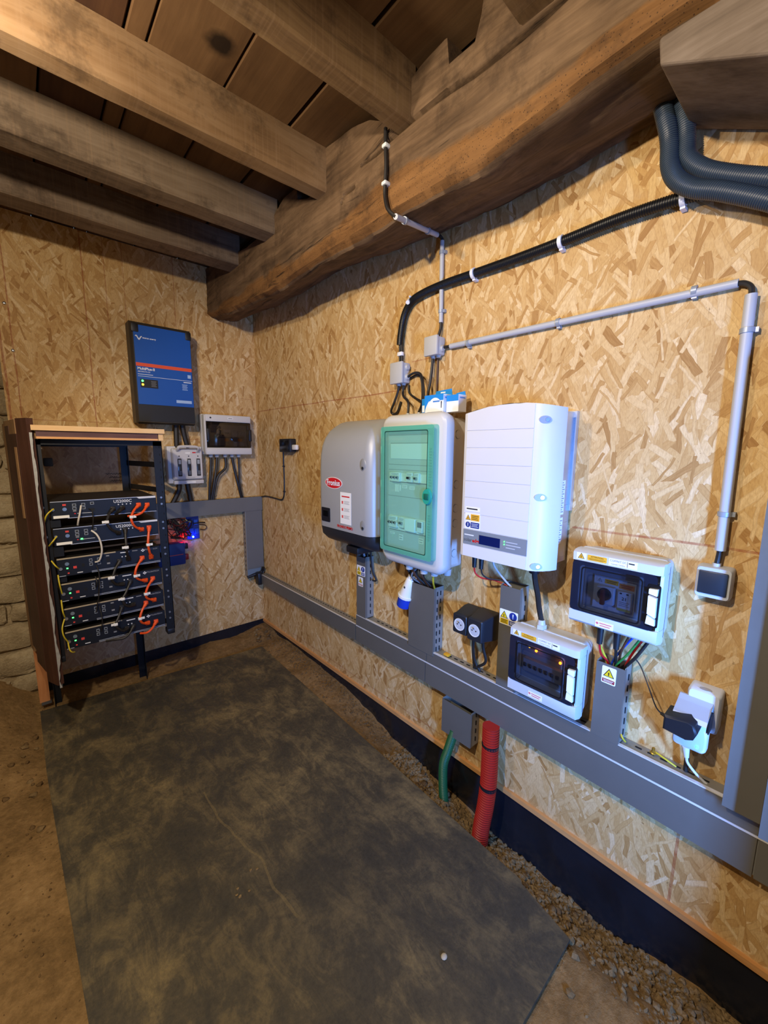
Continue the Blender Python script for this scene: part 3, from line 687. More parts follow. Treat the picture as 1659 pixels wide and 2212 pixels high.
def breaker(y, z, w, h, tog, n):
    o = MB().rbox(XW-.197, XW-.182, y-w/2, y+w/2, z-h/2, z+h/2, .002, 1).build('circuit_breaker', PANW, t)
    for k in range(n): MB().rbox(XW-.206, XW-.196, y-w/2+w*(k+.25)/n, y-w/2+w*(k+.8)/n, z-.007, z+.004, .002, 1).build('toggle', tog, o)
    bars(o, 'small_print', 'R', y-w*.4, y+w*.4, z+h*.18, z+h*.42, 2, .1972, GINK, .35)
BTOG = M('toggle_blue', '15324f', .4)
breaker(1.287, 1.385, .056, .040, BTOG, 3); breaker(1.200, 1.387, .036, .040, BLACK, 1); breaker(1.160, 1.387, .030, .040, M('toggle_grey', '5a6a66', .4), 1)
breaker(1.300, 1.187, .054, .050, BLACK, 3); breaker(1.243, 1.190, .036, .046, M('toggle_grey', '5a6a66', .4), 1)
MB().rbox(XW-.200, XW-.182, 1.160, 1.222, 1.158, 1.214, .002, 1).build('white_module', M('inner_bright', 'f2f4f0', .5), t)
o = MB().rbox(XW-.200, XW-.182, 1.118, 1.148, 1.162, 1.210, .002, 1).build('meter', PANW, t); plate('screen', o, 'R', 1.121, 1.145, 1.184, 1.206, .2003, INK, .0006)
for (a, b, za, zb) in ((1.292, 1.296, 1.32, 1.352), (1.278, 1.282, 1.32, 1.352), (1.268, 1.272, 1.325, 1.35)): plate('strip_label', ip, 'R', a-.004, b+.004, za, zb, .1818, LWHITE, .0005)
for (a, b, za, zb) in ((1.226, 1.256, 1.338, 1.352), (1.180, 1.212, 1.335, 1.349), (1.300, 1.33, 1.128, 1.138), (1.246, 1.272, 1.108, 1.134), (1.125, 1.152, 1.112, 1.136)): bars(plate('circuit_label', ip, 'R', a, b, za, zb, .1818, LWHITE, .0005), 'small_print', 'R', a+.003, b-.003, za+.002, zb-.002, 2, .1824, GINK, .3)
dr = MB(); P = rrect(1.056, 1.371, 1.052, 1.601, .012, 3)
dr.loft([[(XW-.176, a, z) for a, z in P], [(XW-.206, a, z) for a, z in rrect(1.060, 1.367, 1.056, 1.597, .012, 3)]], cap=False)
n0 = len(P); dr.add([(XW-.206, a, z) for a, z in rrect(1.060, 1.367, 1.056, 1.597, .012, 3)], [tuple(range(n0))])
door = dr.build('door', GDOOR, t, False)
P1, P2 = rrect(1.058, 1.369, 1.054, 1.599, .012, 3), rrect(1.092, 1.340, 1.078, 1.577, .008, 3)
m = MB(); m.add([(XW-.2075, a, z) for a, z in P1]+[(XW-.2075, a, z) for a, z in P2], [(i, (i+1) % n0, n0+(i+1) % n0, n0+i) for i in range(n0)]); m.build('door_rim', GRIM, door, False)
P3 = rrect(1.089, 1.343, 1.075, 1.580, .008, 3); m = MB(); m.add([(XW-.2082, a, z) for a, z in P3]+[(XW-.2082, a, z) for a, z in P2], [(i, (i+1) % n0, n0+(i+1) % n0, n0+i) for i in range(n0)]); m.build('door_groove', M('groove_green', '123c34', .5), door, False)
o = MB().loft([[(XW-.206, 1.083+r*math.cos(k*PI/6)*.7, 1.318+r*math.sin(k*PI/6)) for k in range(12)] for r in (.036, .034)]+[[(XW-.218, 1.083+r*math.cos(k*PI/6)*.7, 1.318+r*math.sin(k*PI/6)) for k in range(12)] for r in (.030, .026)]).build('lock', M('lock_green', '2a9a82', .3), door)
MB().rbox(XW-.222, XW-.216, 1.070, 1.094, 1.306, 1.330, .006).build('lock_key', M('lock_dark', '12604f', .4), o)
m = MB()
for k in range(14): m.box(XW-.2085, XW-.2075, 1.068, 1.080, 1.36+k*.011, 1.365+k*.011)
for k in range(10): m.box(XW-.2085, XW-.2075, 1.068, 1.080, 1.14+k*.011, 1.145+k*.011)
m.build('latch_marks', GRIM, door, False)['kind'] = 'stuff'
for zz in (1.57, 1.50, 1.35, 1.20, 1.08): MB().rbox(XW-.200, XW-.165, 1.3725, 1.380, zz-.018, zz+.018, .003, 1).build('hinge', KAW, t)
for (yy, r) in ((1.335, .020), (1.268, .016), (1.236, .018)):
    o = MB().cyl((XW-.075, yy, 1.634), (XW-.075, yy, 1.652), r*.62, n=6).build('cable_gland', GREY, t); MB().cyl((XW-.075, yy, 1.652), (XW-.075, yy, 1.664), r*.55, r*.4, 12).build('gland_cap', GREY, o)
for k, (yy, dd) in enumerate(((1.34, .06), (1.30, .10), (1.255, .13), (1.21, .06), (1.165, .13), (1.115, .12), (1.085, .07))):
    MB().cyl((XW-dd, yy, .996), (XW-dd, yy, .968), .019, .016, 12).build('cable_gland', GREY, t)

# ================================================================== white inverter with ribbed front
t = thing('white_inverter', 'large white inverter with a ribbed front and a small blue screen', 'inverter', (1.31, .77, 1.11))
SEW = M('powder_white', 'd4d4d5', .38, var=.015); ALU = M('brushed_aluminium', 'c6ccd4', .34, .75, var=.04)
prof = [(.946, .088), (.946, .160), (.943, .168), (.935, .172), (.90, .172), (.84, .172), (.76, .172), (.70, .172), (.667, .172), (.655, .170), (.640, .160), (.624, .143), (.611, .120), (.604, .098), (.603, .088)]
topz = lambda y: 1.630+.028*math.sin(max(0, min(1, (.95-y)/.36))*PI*.95)**.8
m = MB().loft([[(XW-d, y, 1.106) for y, d in prof], [(XW-d, y, topz(y)-.002) for y, d in prof]]); m.build('front_cover', SEW, t, True, 30)
zs = [1.107, 1.1535, None, 1.209, 1.2685, 1.3285, 1.3895, 1.449, 1.510, 1.570]
segs = [(1.107, 1.151), (1.2105, 1.267), (1.270, 1.327), (1.330, 1.388), (1.391, 1.448), (1.451, 1.508), (1.511, 1.569), (1.572, None)]
for a, b in segs:
    yy = [.929, .86, .80, .74, .668]
    top = [(XW-.172, y, (b if b else topz(y)-.004)) for y in yy]
    bot = [(XW-.172, y, a) for y in yy]
    MB().prism(bot+top[::-1], (-.0022, 0, 0)).build('front_slat', SEW, t, False)
MB().box(XW-.090, XW-.004, .613, .935, 1.124, 1.628).build('heat_sink', ALU, t, False)
m = MB()
for k in range(8): m.box(XW-.088, XW-.006, .6115+.0002, .613, 1.14+k*.06, 1.141+k*.06)
m.build('fin_lines', ALU, t, False)['kind'] = 'stuff'
MB().box(XW-.018, XW-.001, .604, .945, 1.30, 1.632).build('wall_bracket', ALU, t, False)
o = plate('display_panel', t, 'R', .668, .928, 1.1535, 1.208, .172, M('panel_grey', '7c8389', .45, var=.03), .0025)
plate('screen', o, 'R', .769, .856, 1.1625, 1.1955, .1746, M('lcd_blue', '0e1c4e', .12, var=.05), .001)
text('lettering', o, 'solar', (XW-.1752, .925, 1.170), 'R', .019, M('ink_dark_grey', '4b4f55', .6), 'LEFT'); text('lettering', o, 'edge', (XW-.1752, .886, 1.170), 'R', .019, RED, 'LEFT', bold=.0006)
bars(o, 'small_print', 'R', .880, .922, 1.184, 1.194, 1, .1748, WINK, .4)
for k, mt in enumerate((LEDG, LEDG, GINK)):
    MB().cyl((XW-.1745, .752, 1.189-k*.010), (XW-.1760, .752, 1.189-k*.010), .0022, n=8).build('indicator_light', mt, o)
    bars(o, 'small_print', 'R', .690+.012*(k == 0)+.02*(k == 2), .745, 1.186-k*.010, 1.192-k*.010, 1, .1748, M('ink_light', 'b9bec4', .6), .5)
o = plate('maker_label', t, 'R', .858, .922, 1.279, 1.295, .1743, LWHITE, .0006); bars(o, 'small_print', 'R', .868, .916, 1.283, 1.292, 1, .1750, INK, .5)
o = plate('warning_label', t, 'R', .855, .922, 1.212, 1.272, .1743, LWHITE, .0006)
triangle(o, 'R', .908, 1.252, .022, .175, LORG); plate('amber_field', o, 'R', .858, .896, 1.244, 1.268, .175, LORG, .0004); bars(o, 'small_print', 'R', .862, .892, 1.247, 1.265, 3, .1756, INK, .3)
poly_plate('blue_disc', o, 'R', [(.908+.0105*math.cos(k*PI/8), 1.228+.0105*math.sin(k*PI/8)) for k in range(16)], .175, LBLUE); plate('exclamation_mark', o, 'R', .9068, .9092, 1.222, 1.235, .1757, WINK, .0003)
plate('blue_field', o, 'R', .858, .896, 1.217, 1.238, .175, LBLUE, .0004); bars(o, 'small_print', 'R', .862, .892, 1.220, 1.235, 3, .1756, WINK, .3)
for zz in (1.598, 1.352, 1.122):
    tn, nn = Vector((.656, -.755, 0)), Vector((-.755, -.656, 0)); c = Vector((XW-.1585, .640, zz))
    el = lambda k, ra, rb: c+tn*ra*math.cos(k*PI/10)+Vector((0, 0, rb*math.sin(k*PI/10)))
    o = MB().prism([el(k, .019, .012) for k in range(20)], nn*.0022).build('screw_recess', M('recess_blue_grey', '8f99ab', .4, var=.03), t, False)
    MB().prism([el(k, .0065, .0065)+nn*.002+tn*.006 for k in range(20)], nn*.002).build('screw', STEEL, o, False)
def side_plate(name, parent, x0, x1, y, z0, z1, mat): return MB().box(x0, x1, y-.0008, y, z0, z1).build(name, mat, parent, False)
o = side_plate('rating_plate', t, XW-.090+.002, XW-.050, .6118, 1.29, 1.405, LWHITE)
m = MB()
for k in range(14): m.box(XW-.085+(.012 if k % 3 else 0), XW-.055-(.008 if k % 2 else 0), .6104, .611, 1.298+k*.0075, 1.300+k*.0075+.001)
m.build('small_print', GINK, o, False)
o = side_plate('serial_plate', t, XW-.088, XW-.052, .6118, 1.19, 1.28, LWHITE)
m = MB()
for k in range(10): m.box(XW-.084, XW-.066+(.01 if k % 2 else 0), .6104, .611, 1.196+k*.008, 1.199+k*.008)
m.build('small_print', GINK, o, False)
for yy in (.925, .893): MB().cyl((XW-.10, yy, 1.108), (XW-.10, yy, 1.045), .0105, .0085, 10).build('solar_connector', BLACK, t)
MB().cyl((XW-.105, .672, 1.108), (XW-.105, .672, 1.082), .023, .017, 12).build('cable_gland', BLACK, t)
MB().cyl((XW-.08, .855, 1.108), (XW-.08, .855, 1.094), .012, .012, 12).build('cable_gland', GREY, t)

# ================================================================== grey enclosures with smoked windows
ENC = M('enclosure_grey', 'c4c6c6', .40, var=.02); SMOKE = glass('smoked_window', '98a0b0', .06, .03, '262c38', .12); FRAMEK = M('window_gasket', '0d0f13', .35)
def enclosure(label, y0, y1, z0, z1, d, zb, zt, kind):
    t = thing('breaker_enclosure', label, 'enclosure', (XW-d/2, (y0+y1)/2, z0)); w = y1-y0
    zm = lambda k: z0+(z1-z0)*k
    R = [[(XW-q, a, z) for a, z in rrect(y0+e, y1-e, z0+e, z1-e, .018, 4)] for q, e in ((.002, .008), (.05, .004), (.062, 0), (.070, 0))]
    MB().loft(R).build('body', ENC, t, True, 40)
    for nm, a, b in (('upper_band', zt, z1), ('lower_band', z0, zb)):
        m = MB(); c = .014
        sec = [(.068, a+(0.002 if nm == 'lower_band' else 0)), (.068, b-.002)]
        if nm == 'upper_band': pr = [(.066, b-.004), (.090, b-.003), (.108, b-.005), (d, b-.011), (d, a), (.066, a)]
        else: pr = [(.066, b), (d, b), (d, a+.014), (.110, a+.005), (.085, a), (.066, a+.003)]
        m.loft([[(XW-q, y, z) for q, z in pr] for y in (y1, y0+.016)]+[[(XW-min(q, d-.006), y0+.004, z) for q, z in pr], [(XW-min(q, d-.022), y0, z) for q, z in pr]])
        m.build(nm, ENC, t, True, 40)
    MB().loft([[(XW-q, y0+e, z) for q, e in ((.066, 0), (d-.030, 0), (d-.012, .003), (d-.008, .010), (.066, .014))] for z in (zb-.001, zt+.001)]).build('side_band', ENC, t, True, 40)
    ya, yb = y0+.014, y1-.001
    back = plate('mounting_panel', t, 'R', ya+.02, yb-.02, zb+.004, zt-.004, .071, M('panel_smoke', '8f949a', .5), .001)
    m = MB(); pr = [(d-.004, zb), (d+.0015, zb+.012), (d+.002, (zb+zt)/2), (d+.0015, zt-.012), (d-.004, zt)]
    m.loft([[(XW-q, y, z) for q, z in pr] for y in (yb, ya)], cap=False, close=False)
    m.add([(XW-.07, yb, zb), (XW-d+.004, yb, zb), (XW-d+.004, yb, zt), (XW-.07, yb, zt)], [(0, 1, 2, 3)])
    win = m.build('window', SMOKE, t, True)
    wa, wb, za, zc = y0+w*.195, y0+w*.885, zb+(zt-zb)*.05, zt-(zt-zb)*.10
    P1, P2 = rrect(wa, wb, za, zc, .010, 3), rrect(wa+.004, wb-.004, za+.004, zc-.004, .008, 3); n = len(P1)
    m = MB(); m.add([(XW-d-.0028, a, z) for a, z in P1]+[(XW-d-.0028, a, z) for a, z in P2], [(i, (i+1) % n, n+(i+1) % n, n+i) for i in range(n)]); m.build('gasket', FRAMEK, win, False)
    P1, P2 = rrect(ya, yb, zb, zt, .012, 3), rrect(wa-.004, wb+.004, za-.004, zc+.004, .010, 3)
    sm = glass('smoked_surround', '6a7386', .07, .05, '20283a', .62)
    m = MB(); m.add([(XW-d-.0022, a, z) for a, z in P1]+[(XW-d-.0022, a, z) for a, z in P2], [(i, (i+1) % n, n+(i+1) % n, n+i) for i in range(n)]); m.build('surround', sm, win, False)
    la, lb = y0+w*.035, y0+w*.125; zc0, zc1 = zb+(zt-zb)*.13, zt-(zt-zb)*.22
    o = plate('latch_recess', t, 'R', la-.005, lb+.004, zc0-.008, zc1+.010, d+.0022, FRAMEK, .0015, .006)
    h = zc1-zc0
    m = MB().prism([(XW-d-.003, a, z) for a, z in ((la, zc0), (lb, zc0+h*.02), (lb-.002, zc0+h*.25), (la+.001, zc0+h*.17))], (-.010, 0, 0)); m.build('latch', M('latch_white', 'eef0f2', .35, var=.02), t)
    m = MB().prism([(XW-d-.003, a, z) for a, z in ((la, zc0+h*.22), (lb-.002, zc0+h*.30), (lb-.001, zc0+h*.80), (la+.001, zc0+h*.76))], (-.012, 0, 0)); m.build('latch', M('latch_white', 'eef0f2', .35, var=.02), t)
    m = MB().prism([(XW-d-.003, a, z) for a, z in ((la+.001, zc0+h*.81), (lb-.001, zc0+h*.85), (lb-.001, zc1-h*.02), (la, zc1))], (-.010, 0, 0)); m.build('latch', M('latch_white', 'eef0f2', .35, var=.02), t)
    dl = d+.0002; zlb, zlt = zt+.004, min(z1-.012, zt+.030)
    o = plate('hazard_label', t, 'R', y1-w*.16, y1-w*.04, zlb, zlt, dl, LWHITE, .0006); triangle(o, 'R', y1-w*.10, zlb+.009, .020, dl+.0007, LORG)
    o = plate('amber_label', t, 'R', y1-w*.40, y1-w*.175, zlb+.002, zlt-.002, dl, LORG, .0006, .003); text('lettering', o, 'ATTENTION', (XW-dl-.0012, y1-w*.2875, zlt-.007), 'R', .0065, INK); bars(o, 'small_print', 'R', y1-w*.385, y1-w*.19, zlb+.004, zlt-.011, 2, dl+.0007, M('amber_ink', '7a5410', .6), .35)
    o = plate('name_label', t, 'R', y1-w*.73, y1-w*.42, zlb, zlt, dl, LWHITE, .0006); text('lettering', o, 'COFFRET DC', (XW-dl-.0012, y1-w*.525, zlt-.0065), 'R', .0088, GINK, sx=.86)
    text('lettering', o, 'Courant Continu', (XW-dl-.0012, y1-w*.525, zlb+.0048), 'R', .0060, GINK, sx=.9)
    plate('divider', o, 'R', y1-w*.628, y1-w*.624, zlb+.002, zlt-.002, dl+.0008, INK, .0003); bars(o, 'small_print', 'R', y1-w*.70, y1-w*.64, zlt-.010, zlt-.003, 1, dl+.0008, INK, .5)
    zl = zb-.014; o = plate('red_print_label', t, 'R', y0+w*.46, y0+w*.67, zl-.020, zl, dl, LWHITE, .0006); bars(o, 'small_print', 'R', y0+w*.48, y0+w*.62, zl-.017, zl-.003, 2, dl+.0007, M('pink_red', 'd46a72', .5), .4)
    poly_plate('red_symbol', o, 'R', [(y0+w*.645+.004*math.cos(k), zl-.008+.004*math.sin(k)) for k in range(6)], dl+.0007, M('pink_red', 'd46a72', .5))
    return t, back
E1, bk = enclosure('upper grey enclosure with a rotary switch behind its smoked window', .290, .537, .955, 1.200, .120, 1.001, 1.163, 'dc')
PGR = M('switch_plate', 'c2c6cc', .5, var=.03)
o = plate('cover_plate', E1, 'R', .366, .484, 1.012, 1.116, .0722, PGR, .006)
MB().rbox(XW-.095, XW-.076, .418, .470, 1.034, 1.090, .003, 1).build('isolator_switch', PGR, E1)
o = MB().cyl((XW-.095, .445, 1.066), (XW-.105, .445, 1.066), .020, .018, 18).build('rotary_knob', BLACK, E1); MB().rbox(XW-.116, XW-.103, .438, .452, 1.036, 1.084, .004).build('knob_grip', M('knob_red', '55160f', .45), o)
o = MB().rbox(XW-.092, XW-.076, .370, .410, 1.026, 1.086, .002, 1).build('surge_arrester', PGR, E1); plate('yellow_strip', o, 'R', .372, .408, 1.026, 1.034, .0924, M('olive_strip', 'a8a050', .5), .0004)
for yy in (.380, .398): plate('indicator', o, 'R', yy, yy+.006, 1.078, 1.082, .0924, INK, .0004)
text('lettering', o, '21', (XW-.0932, .390, 1.064), 'R', .014, INK); bars(o, 'small_print', 'R', .376, .404, 1.040, 1.056, 3, .0924, GINK, .35)
o = plate('amber_label', E1, 'R', .414, .452, 1.096, 1.110, .0785, LORG, .0005); bars(o, 'small_print', 'R', .418, .448, 1.098, 1.108, 2, .0791, M('amber_ink', '7a5410', .6), .4)
o = plate('amber_label', E1, 'R', .370, .411, 1.090, 1.106, .0785, M('label_orange', 'd98a34', .5), .0005); bars(o, 'small_print', 'R', .374, .407, 1.093, 1.104, 2, .0791, M('rust_ink', '9a3a14', .6), .4)
o = plate('hazard_label', E1, 'R', .458, .476, 1.094, 1.112, .0785, PGR, .0005); triangle(o, 'R', .467, 1.102, .013, .0791, PGR)
for yy in (.455, .406): MB().cyl((XW-.070, yy, .957), (XW-.070, yy, .893), .011, .0085, 10).build('solar_connector', BLACK, E1)
for yy in (.475, .375, .345, .325): MB().cyl((XW-.055, yy, .957), (XW-.055, yy, .945), .009, .008, 10).build('cable_gland', GREY, E1)
E2, bk = enclosure('lower grey enclosure with two orange lamps glowing behind its smoked window', .490, .740, .615, .874, .120, .668, .838, 'ac')
o = MB().rbox(XW-.092, XW-.073, .555, .700, .705, .755, .002, 1).build('breaker_row', M('breaker_dim', '8d9096', .5), E2)
for k in range(7): MB().rbox(XW-.098, XW-.091, .565+k*.020, .576+k*.020, .724, .738, .002, 1).build('toggle', BLACK, o)
for (yy, zz, mt) in ((.655, .793, LEDO), (.567, .783, LEDO), (.681, .797, LEDY)): MB().ball((XW-.085, yy, zz), .005 if mt is LEDO else .003, n=10).build('indicator_light', mt, E2)
MB().cyl((XW-.062, .655, .872), (XW-.062, .655, .888), .019, n=6).build('cable_gland', GREY, E2); MB().cyl((XW-.062, .655, .888), (XW-.062, .655, .905), .015, .012, 12).build('gland_cap', GREY, E2)

# ================================================================== conduits, junction boxes and cables on the board wall
def cable(name, label, cat, pts, r, mat, group=None, n=8, sub=6):
    return tag(MB().tube(pts, r, n, sub).build(name, mat), label, cat, group)
def clip_R(parent, y, z, r, mat, along='y', d=.018):
    m = MB(); rings = []
    for w in (-.006, .006):
        rings.append([(XW-d+(r+.003)*math.cos(k*PI/8), (y+w) if along == 'y' else y+(r+.003)*math.sin(k*PI/8), z+(r+.003)*math.sin(k*PI/8) if along == 'y' else z+w) for k in range(16)])
    m.loft(rings)
    if along == 'y': m.box(XW-d, XW-.001, y-.006, y+.006, z-r-.008, z-r)
    else: m.box(XW-d, XW-.001, y-r-.009, y-r, z-.006, z+.006)
    return m.build('clip', mat, parent)
CLIPG = M('clip_grey', '9ba3ae', .4, .2)
t = thing('conduit', 'long pale grey conduit sloping along the board wall from the upper junction box', 'conduit', (1.385, .7, 1.925))
MB().cyl((XW-.016, 1.150, 1.929), (XW-.016, .231, 1.919), .0105, n=16).build('pipe', PGREY, t)
for y in (1.057, .690, .321): clip_R(t, y, 1.9245, .0105, CLIPG, 'y', .016)
t = thing('conduit', 'pale grey conduit dropping down the board wall to the plain dark switch', 'conduit', (1.385, .197, 1.24))
MB().cyl((XW-.018, .203, 1.885), (XW-.018, .196, 1.240), .0125, n=16).build('pipe', PGREY, t)
for y, z in ((.2015, 1.800), (.197, 1.339)): clip_R(t, y, z, .0125, CLIPG, 'z', .018)
cable('cable', 'short black cable bending between the two conduits at the upper corner', 'cable', [(XW-.016, .240, 1.919), (XW-.016, .220, 1.916), (XW-.017, .205, 1.902), (XW-.018, .203, 1.880)], .0065, CABLE)
cable('cable', 'short dark cable entering the top of the plain dark switch', 'cable', [(XW-.018, .196, 1.245), (XW-.018, .197, 1.222), (XW-.020, .199, 1.196)], .007, CABLE)
cable('cable', 'short black cable between the upper junction box and the sloping conduit', 'cable', [(XW-.018, 1.192, 1.931), (XW-.016, 1.140, 1.929)], .0065, CABLE)
t = thing('conduit', 'short vertical grey conduit below the beam, above the upper junction box', 'conduit', (1.385, 1.21, 2.04))
MB().cyl((XW-.014, 1.213, 2.355), (XW-.014, 1.208, 2.035), .009, n=14).build('pipe', PGREY, t)
for z in (2.31, 2.08): clip_R(t, 1.212-.005*(2.31-z)/.3, z, .009, CLIPG, 'z', .014)
t = thing('conduit', 'short grey conduit clipped across the underside of the main beam', 'conduit', (1.2, 1.2, 2.33))
pa, pb = Vector((1.052, 1.137, 2.301)), Vector((1.352, 1.211, 2.366))
MB().cyl(pa, pb, .0095, n=14).build('pipe', PGREY, t)
for k in (.2, .75):
    c = pa.lerp(pb, k); dv = (pb-pa).normalized()*.006; MB().cyl(c-dv, c+dv, .0128, n=14).build('clip', CLIPG, t)
t = thing('cable', 'black cable pinned down the face of the main beam from the joist end', 'cable', (1.055, 1.2, 2.45))
MB().tube([(1.052, 1.192, 2.60), (1.050, 1.189, 2.54), (1.050, 1.186, 2.48), (1.050, 1.190, 2.424), (1.050, 1.190, 2.385), (1.046, 1.170, 2.335), (1.056, 1.139, 2.302)], .0068, 8).build('sheath', CABLE, t)
for z, y in ((2.543, 1.189), (2.426, 1.190)):
    MB().rbox(1.040, 1.066, y-.011, y+.011, z-.006, z+.006, .003).build('clip', M('clip_white', 'd8dcda', .4), t)
cable('cable', 'black cable end looping from the beam conduit to the wall conduit', 'cable', [(1.345, 1.209, 2.364), (1.368, 1.213, 2.369), (XW-.013, 1.2135, 2.362), (XW-.014, 1.213, 2.345)], .0062, CABLE)
cable('cable', 'pair of thin dark cables dropping from the conduit into the upper junction box', 'cable', [(XW-.014, 1.208, 2.04), (XW-.016, 1.207, 2.01), (XW-.025, 1.212, 1.975)], .0062, CABLE)
def jbox(label, y0, y1, z0, z1, cup):
    t = thing('junction_box', label, 'box', (XW-.03, (y0+y1)/2, z0))
    MB().rbox(XW-.045, XW-.001, y0+.003, y1-.003, z0+.003, z1-.003, .006).build('body', GREY, t)
    MB().rbox(XW-.060, XW-.044, y0, y1, z0, z1, .005).build('lid', GREY, t)
    for k in cup: MB().cyl((XW-.022, y0+.004, z0+(z1-z0)*k), (XW-.022, y0-.006, z0+(z1-z0)*k), .016, .010, 14).build('grommet', M('grommet_grey', 'b0afab', .5), t)
    for k in (.3, .7): MB().cyl((XW-.022, y0+(y1-y0)*k, z0+.004), (XW-.022, y0+(y1-y0)*k, z0-.006), .013, .009, 14).build('grommet', M('grommet_grey', 'b0afab', .5), t)
    return t
jbox('small grey junction box at the lower end of the black ribbed conduit', 1.396, 1.478, 1.806, 1.903, (.3, .75))
jbox('small grey junction box where the two grey conduits meet', 1.188, 1.262, 1.898, 1.978, (.35,))
t = thing('ribbed_conduit', 'long black ribbed conduit held by white clips, curving down to a junction box', 'conduit', (1.37, .9, 2.17))
RIB = M('ribbed_black', '141415', .38, var=.2)
pts = [(1.372, .175, 2.118), (1.372, .28, 2.148), (1.372, .367, 2.163), (1.373, .52, 2.172), (1.375, .695, 2.170), (1.377, .85, 2.171), (1.378, 1.04, 2.176), (1.378, 1.18, 2.180), (1.378, 1.297, 2.176), (1.378, 1.375, 2.160), (1.376, 1.420, 2.112), (1.376, 1.442, 2.034), (1.376, 1.448, 1.985)]
MB().corr(pts, .0165, .0062, .0022, 14).build('tube', RIB, t)
for (y, z) in ((.367, 2.163), (.695, 2.170), (1.038, 2.1755)): clip_R(t, y, z, .0168, M('clip_bright', 'e4e8f0', .35), 'y', .025)
MB().tube([(XW-.024, 1.360, 2.166), (XW-.012, 1.368, 2.172), (XW-.04, 1.374, 2.176)], .004, 6).build('clip', M('clip_bright', 'e4e8f0', .35), t)
MB().cyl((XW-.046, 1.378, 2.150), (XW-.020, 1.392, 2.170), .009, n=8).build('clip', M('clip_bright', 'e4e8f0', .35), t)
BLUEG = M('corrugated_slate', '34414f', .40, var=.06)
tag(MB().corr([(1.306, .425, 2.40), (1.318, .405, 2.325), (1.326, .398, 2.285), (1.325, .392, 2.232), (1.320, .372, 2.188), (1.315, .333, 2.150), (1.31, .274, 2.117), (1.31, .184, 2.06), (1.31, .05, 1.97), (1.31, -.30, 1.80)], .021, .0050, .0018, 18).build('corrugated_hose', BLUEG), 'thick slate-blue corrugated hose, the lower one of the two emerging from behind the cut timber', 'hose', 'corrugated hoses at the timber')
tag(MB().corr([(1.330, .392, 2.40), (1.336, .372, 2.33), (1.342, .366, 2.287), (1.342, .359, 2.242), (1.340, .321, 2.197), (1.340, .264, 2.159), (1.340, .195, 2.121), (1.340, .06, 2.05), (1.340, -.30, 1.90)], .021, .0050, .0018, 18).build('corrugated_hose', BLUEG), 'thick slate-blue corrugated hose, the upper one of the two, tight against the cut timber', 'hose', 'corrugated hoses at the timber')
t = thing('wall_fixing', 'small dark round fixing on the board wall above the two slate-blue hoses', 'fixing', (XW-.01, .19, 2.17))
MB().cyl((XW-.001, .190, 2.172), (XW-.026, .190, 2.172), .012, .010, 12).build('body', BLACK, t)
# cables around the lower junction box and the cabinet
for dy, lb in ((.0, 'black cable with a white marker below the end of the black ribbed conduit'), (-.013, 'black cable running close beside its marked twin below the black ribbed conduit')):
    t = thing('cable', lb, 'cable', (1.376, 1.445+dy, 1.94))
    MB().tube([(1.376, 1.447+dy*.5, 2.00), (1.376, 1.447+dy, 1.95), (1.374, 1.444+dy, 1.898)], .0055, 8).build('sheath', CABLE, t)
    if dy == 0: MB().rbox(XW-.034, XW-.017, 1.427, 1.456, 1.935, 1.953, .003).build('marker', LWHITE, t)
cable('cable', 'black cable hanging in a loop below the lower junction box beside the cabinet', 'cable', [(1.378, 1.452, 1.803), (1.378, 1.462, 1.77), (1.376, 1.480, 1.73), (1.376, 1.503, 1.690), (1.385, 1.500, 1.675), (1.390, 1.475, 1.682), (1.392, 1.452, 1.73)], .0058, CABLE)
cable('cable', 'black cable from the lower junction box down into the cabinet gland furthest along the wall', 'cable', [(1.378, 1.420, 1.803), (1.377, 1.424, 1.77), (1.360, 1.400, 1.745), (1.335, 1.345, 1.715), (1.325, 1.335, 1.665)], .0058, CABLE)
cable('cable', 'thin dark cable curving across the board behind the cabinet glands', 'cable', [(1.390, 1.400, 1.803), (1.388, 1.392, 1.765), (1.385, 1.345, 1.735), (1.36, 1.285, 1.71), (1.325, 1.268, 1.665)], .005, CABLE)
cable('cable', 'black cable arching out of the side of the lower junction box into a cabinet gland', 'cable', [(1.378, 1.395, 1.835), (1.372, 1.350, 1.846), (1.355, 1.295, 1.835), (1.338, 1.262, 1.800), (1.328, 1.242, 1.74), (1.325, 1.236, 1.665)], .0056, CABLE)
cable('cable', 'black cable arching just above its twin from the lower junction box', 'cable', [(1.392, 1.395, 1.830), (1.390, 1.350, 1.840), (1.386, 1.318, 1.825), (1.388, 1.308, 1.76), (1.388, 1.312, 1.66)], .0052, CABLE)
cable('cable', 'black cable dropping from the upper junction box behind the blue cartons', 'cable', [(1.378, 1.242, 1.895), (1.376, 1.244, 1.85), (1.368, 1.245, 1.79), (1.355, 1.246, 1.73), (1.350, 1.245, 1.64)], .0062, CABLE)
cable('cable', 'thin dark cable beside the thicker one below the upper junction box', 'cable', [(1.392, 1.225, 1.895), (1.392, 1.226, 1.80), (1.392, 1.226, 1.66)], .0045, WIREBROWN)
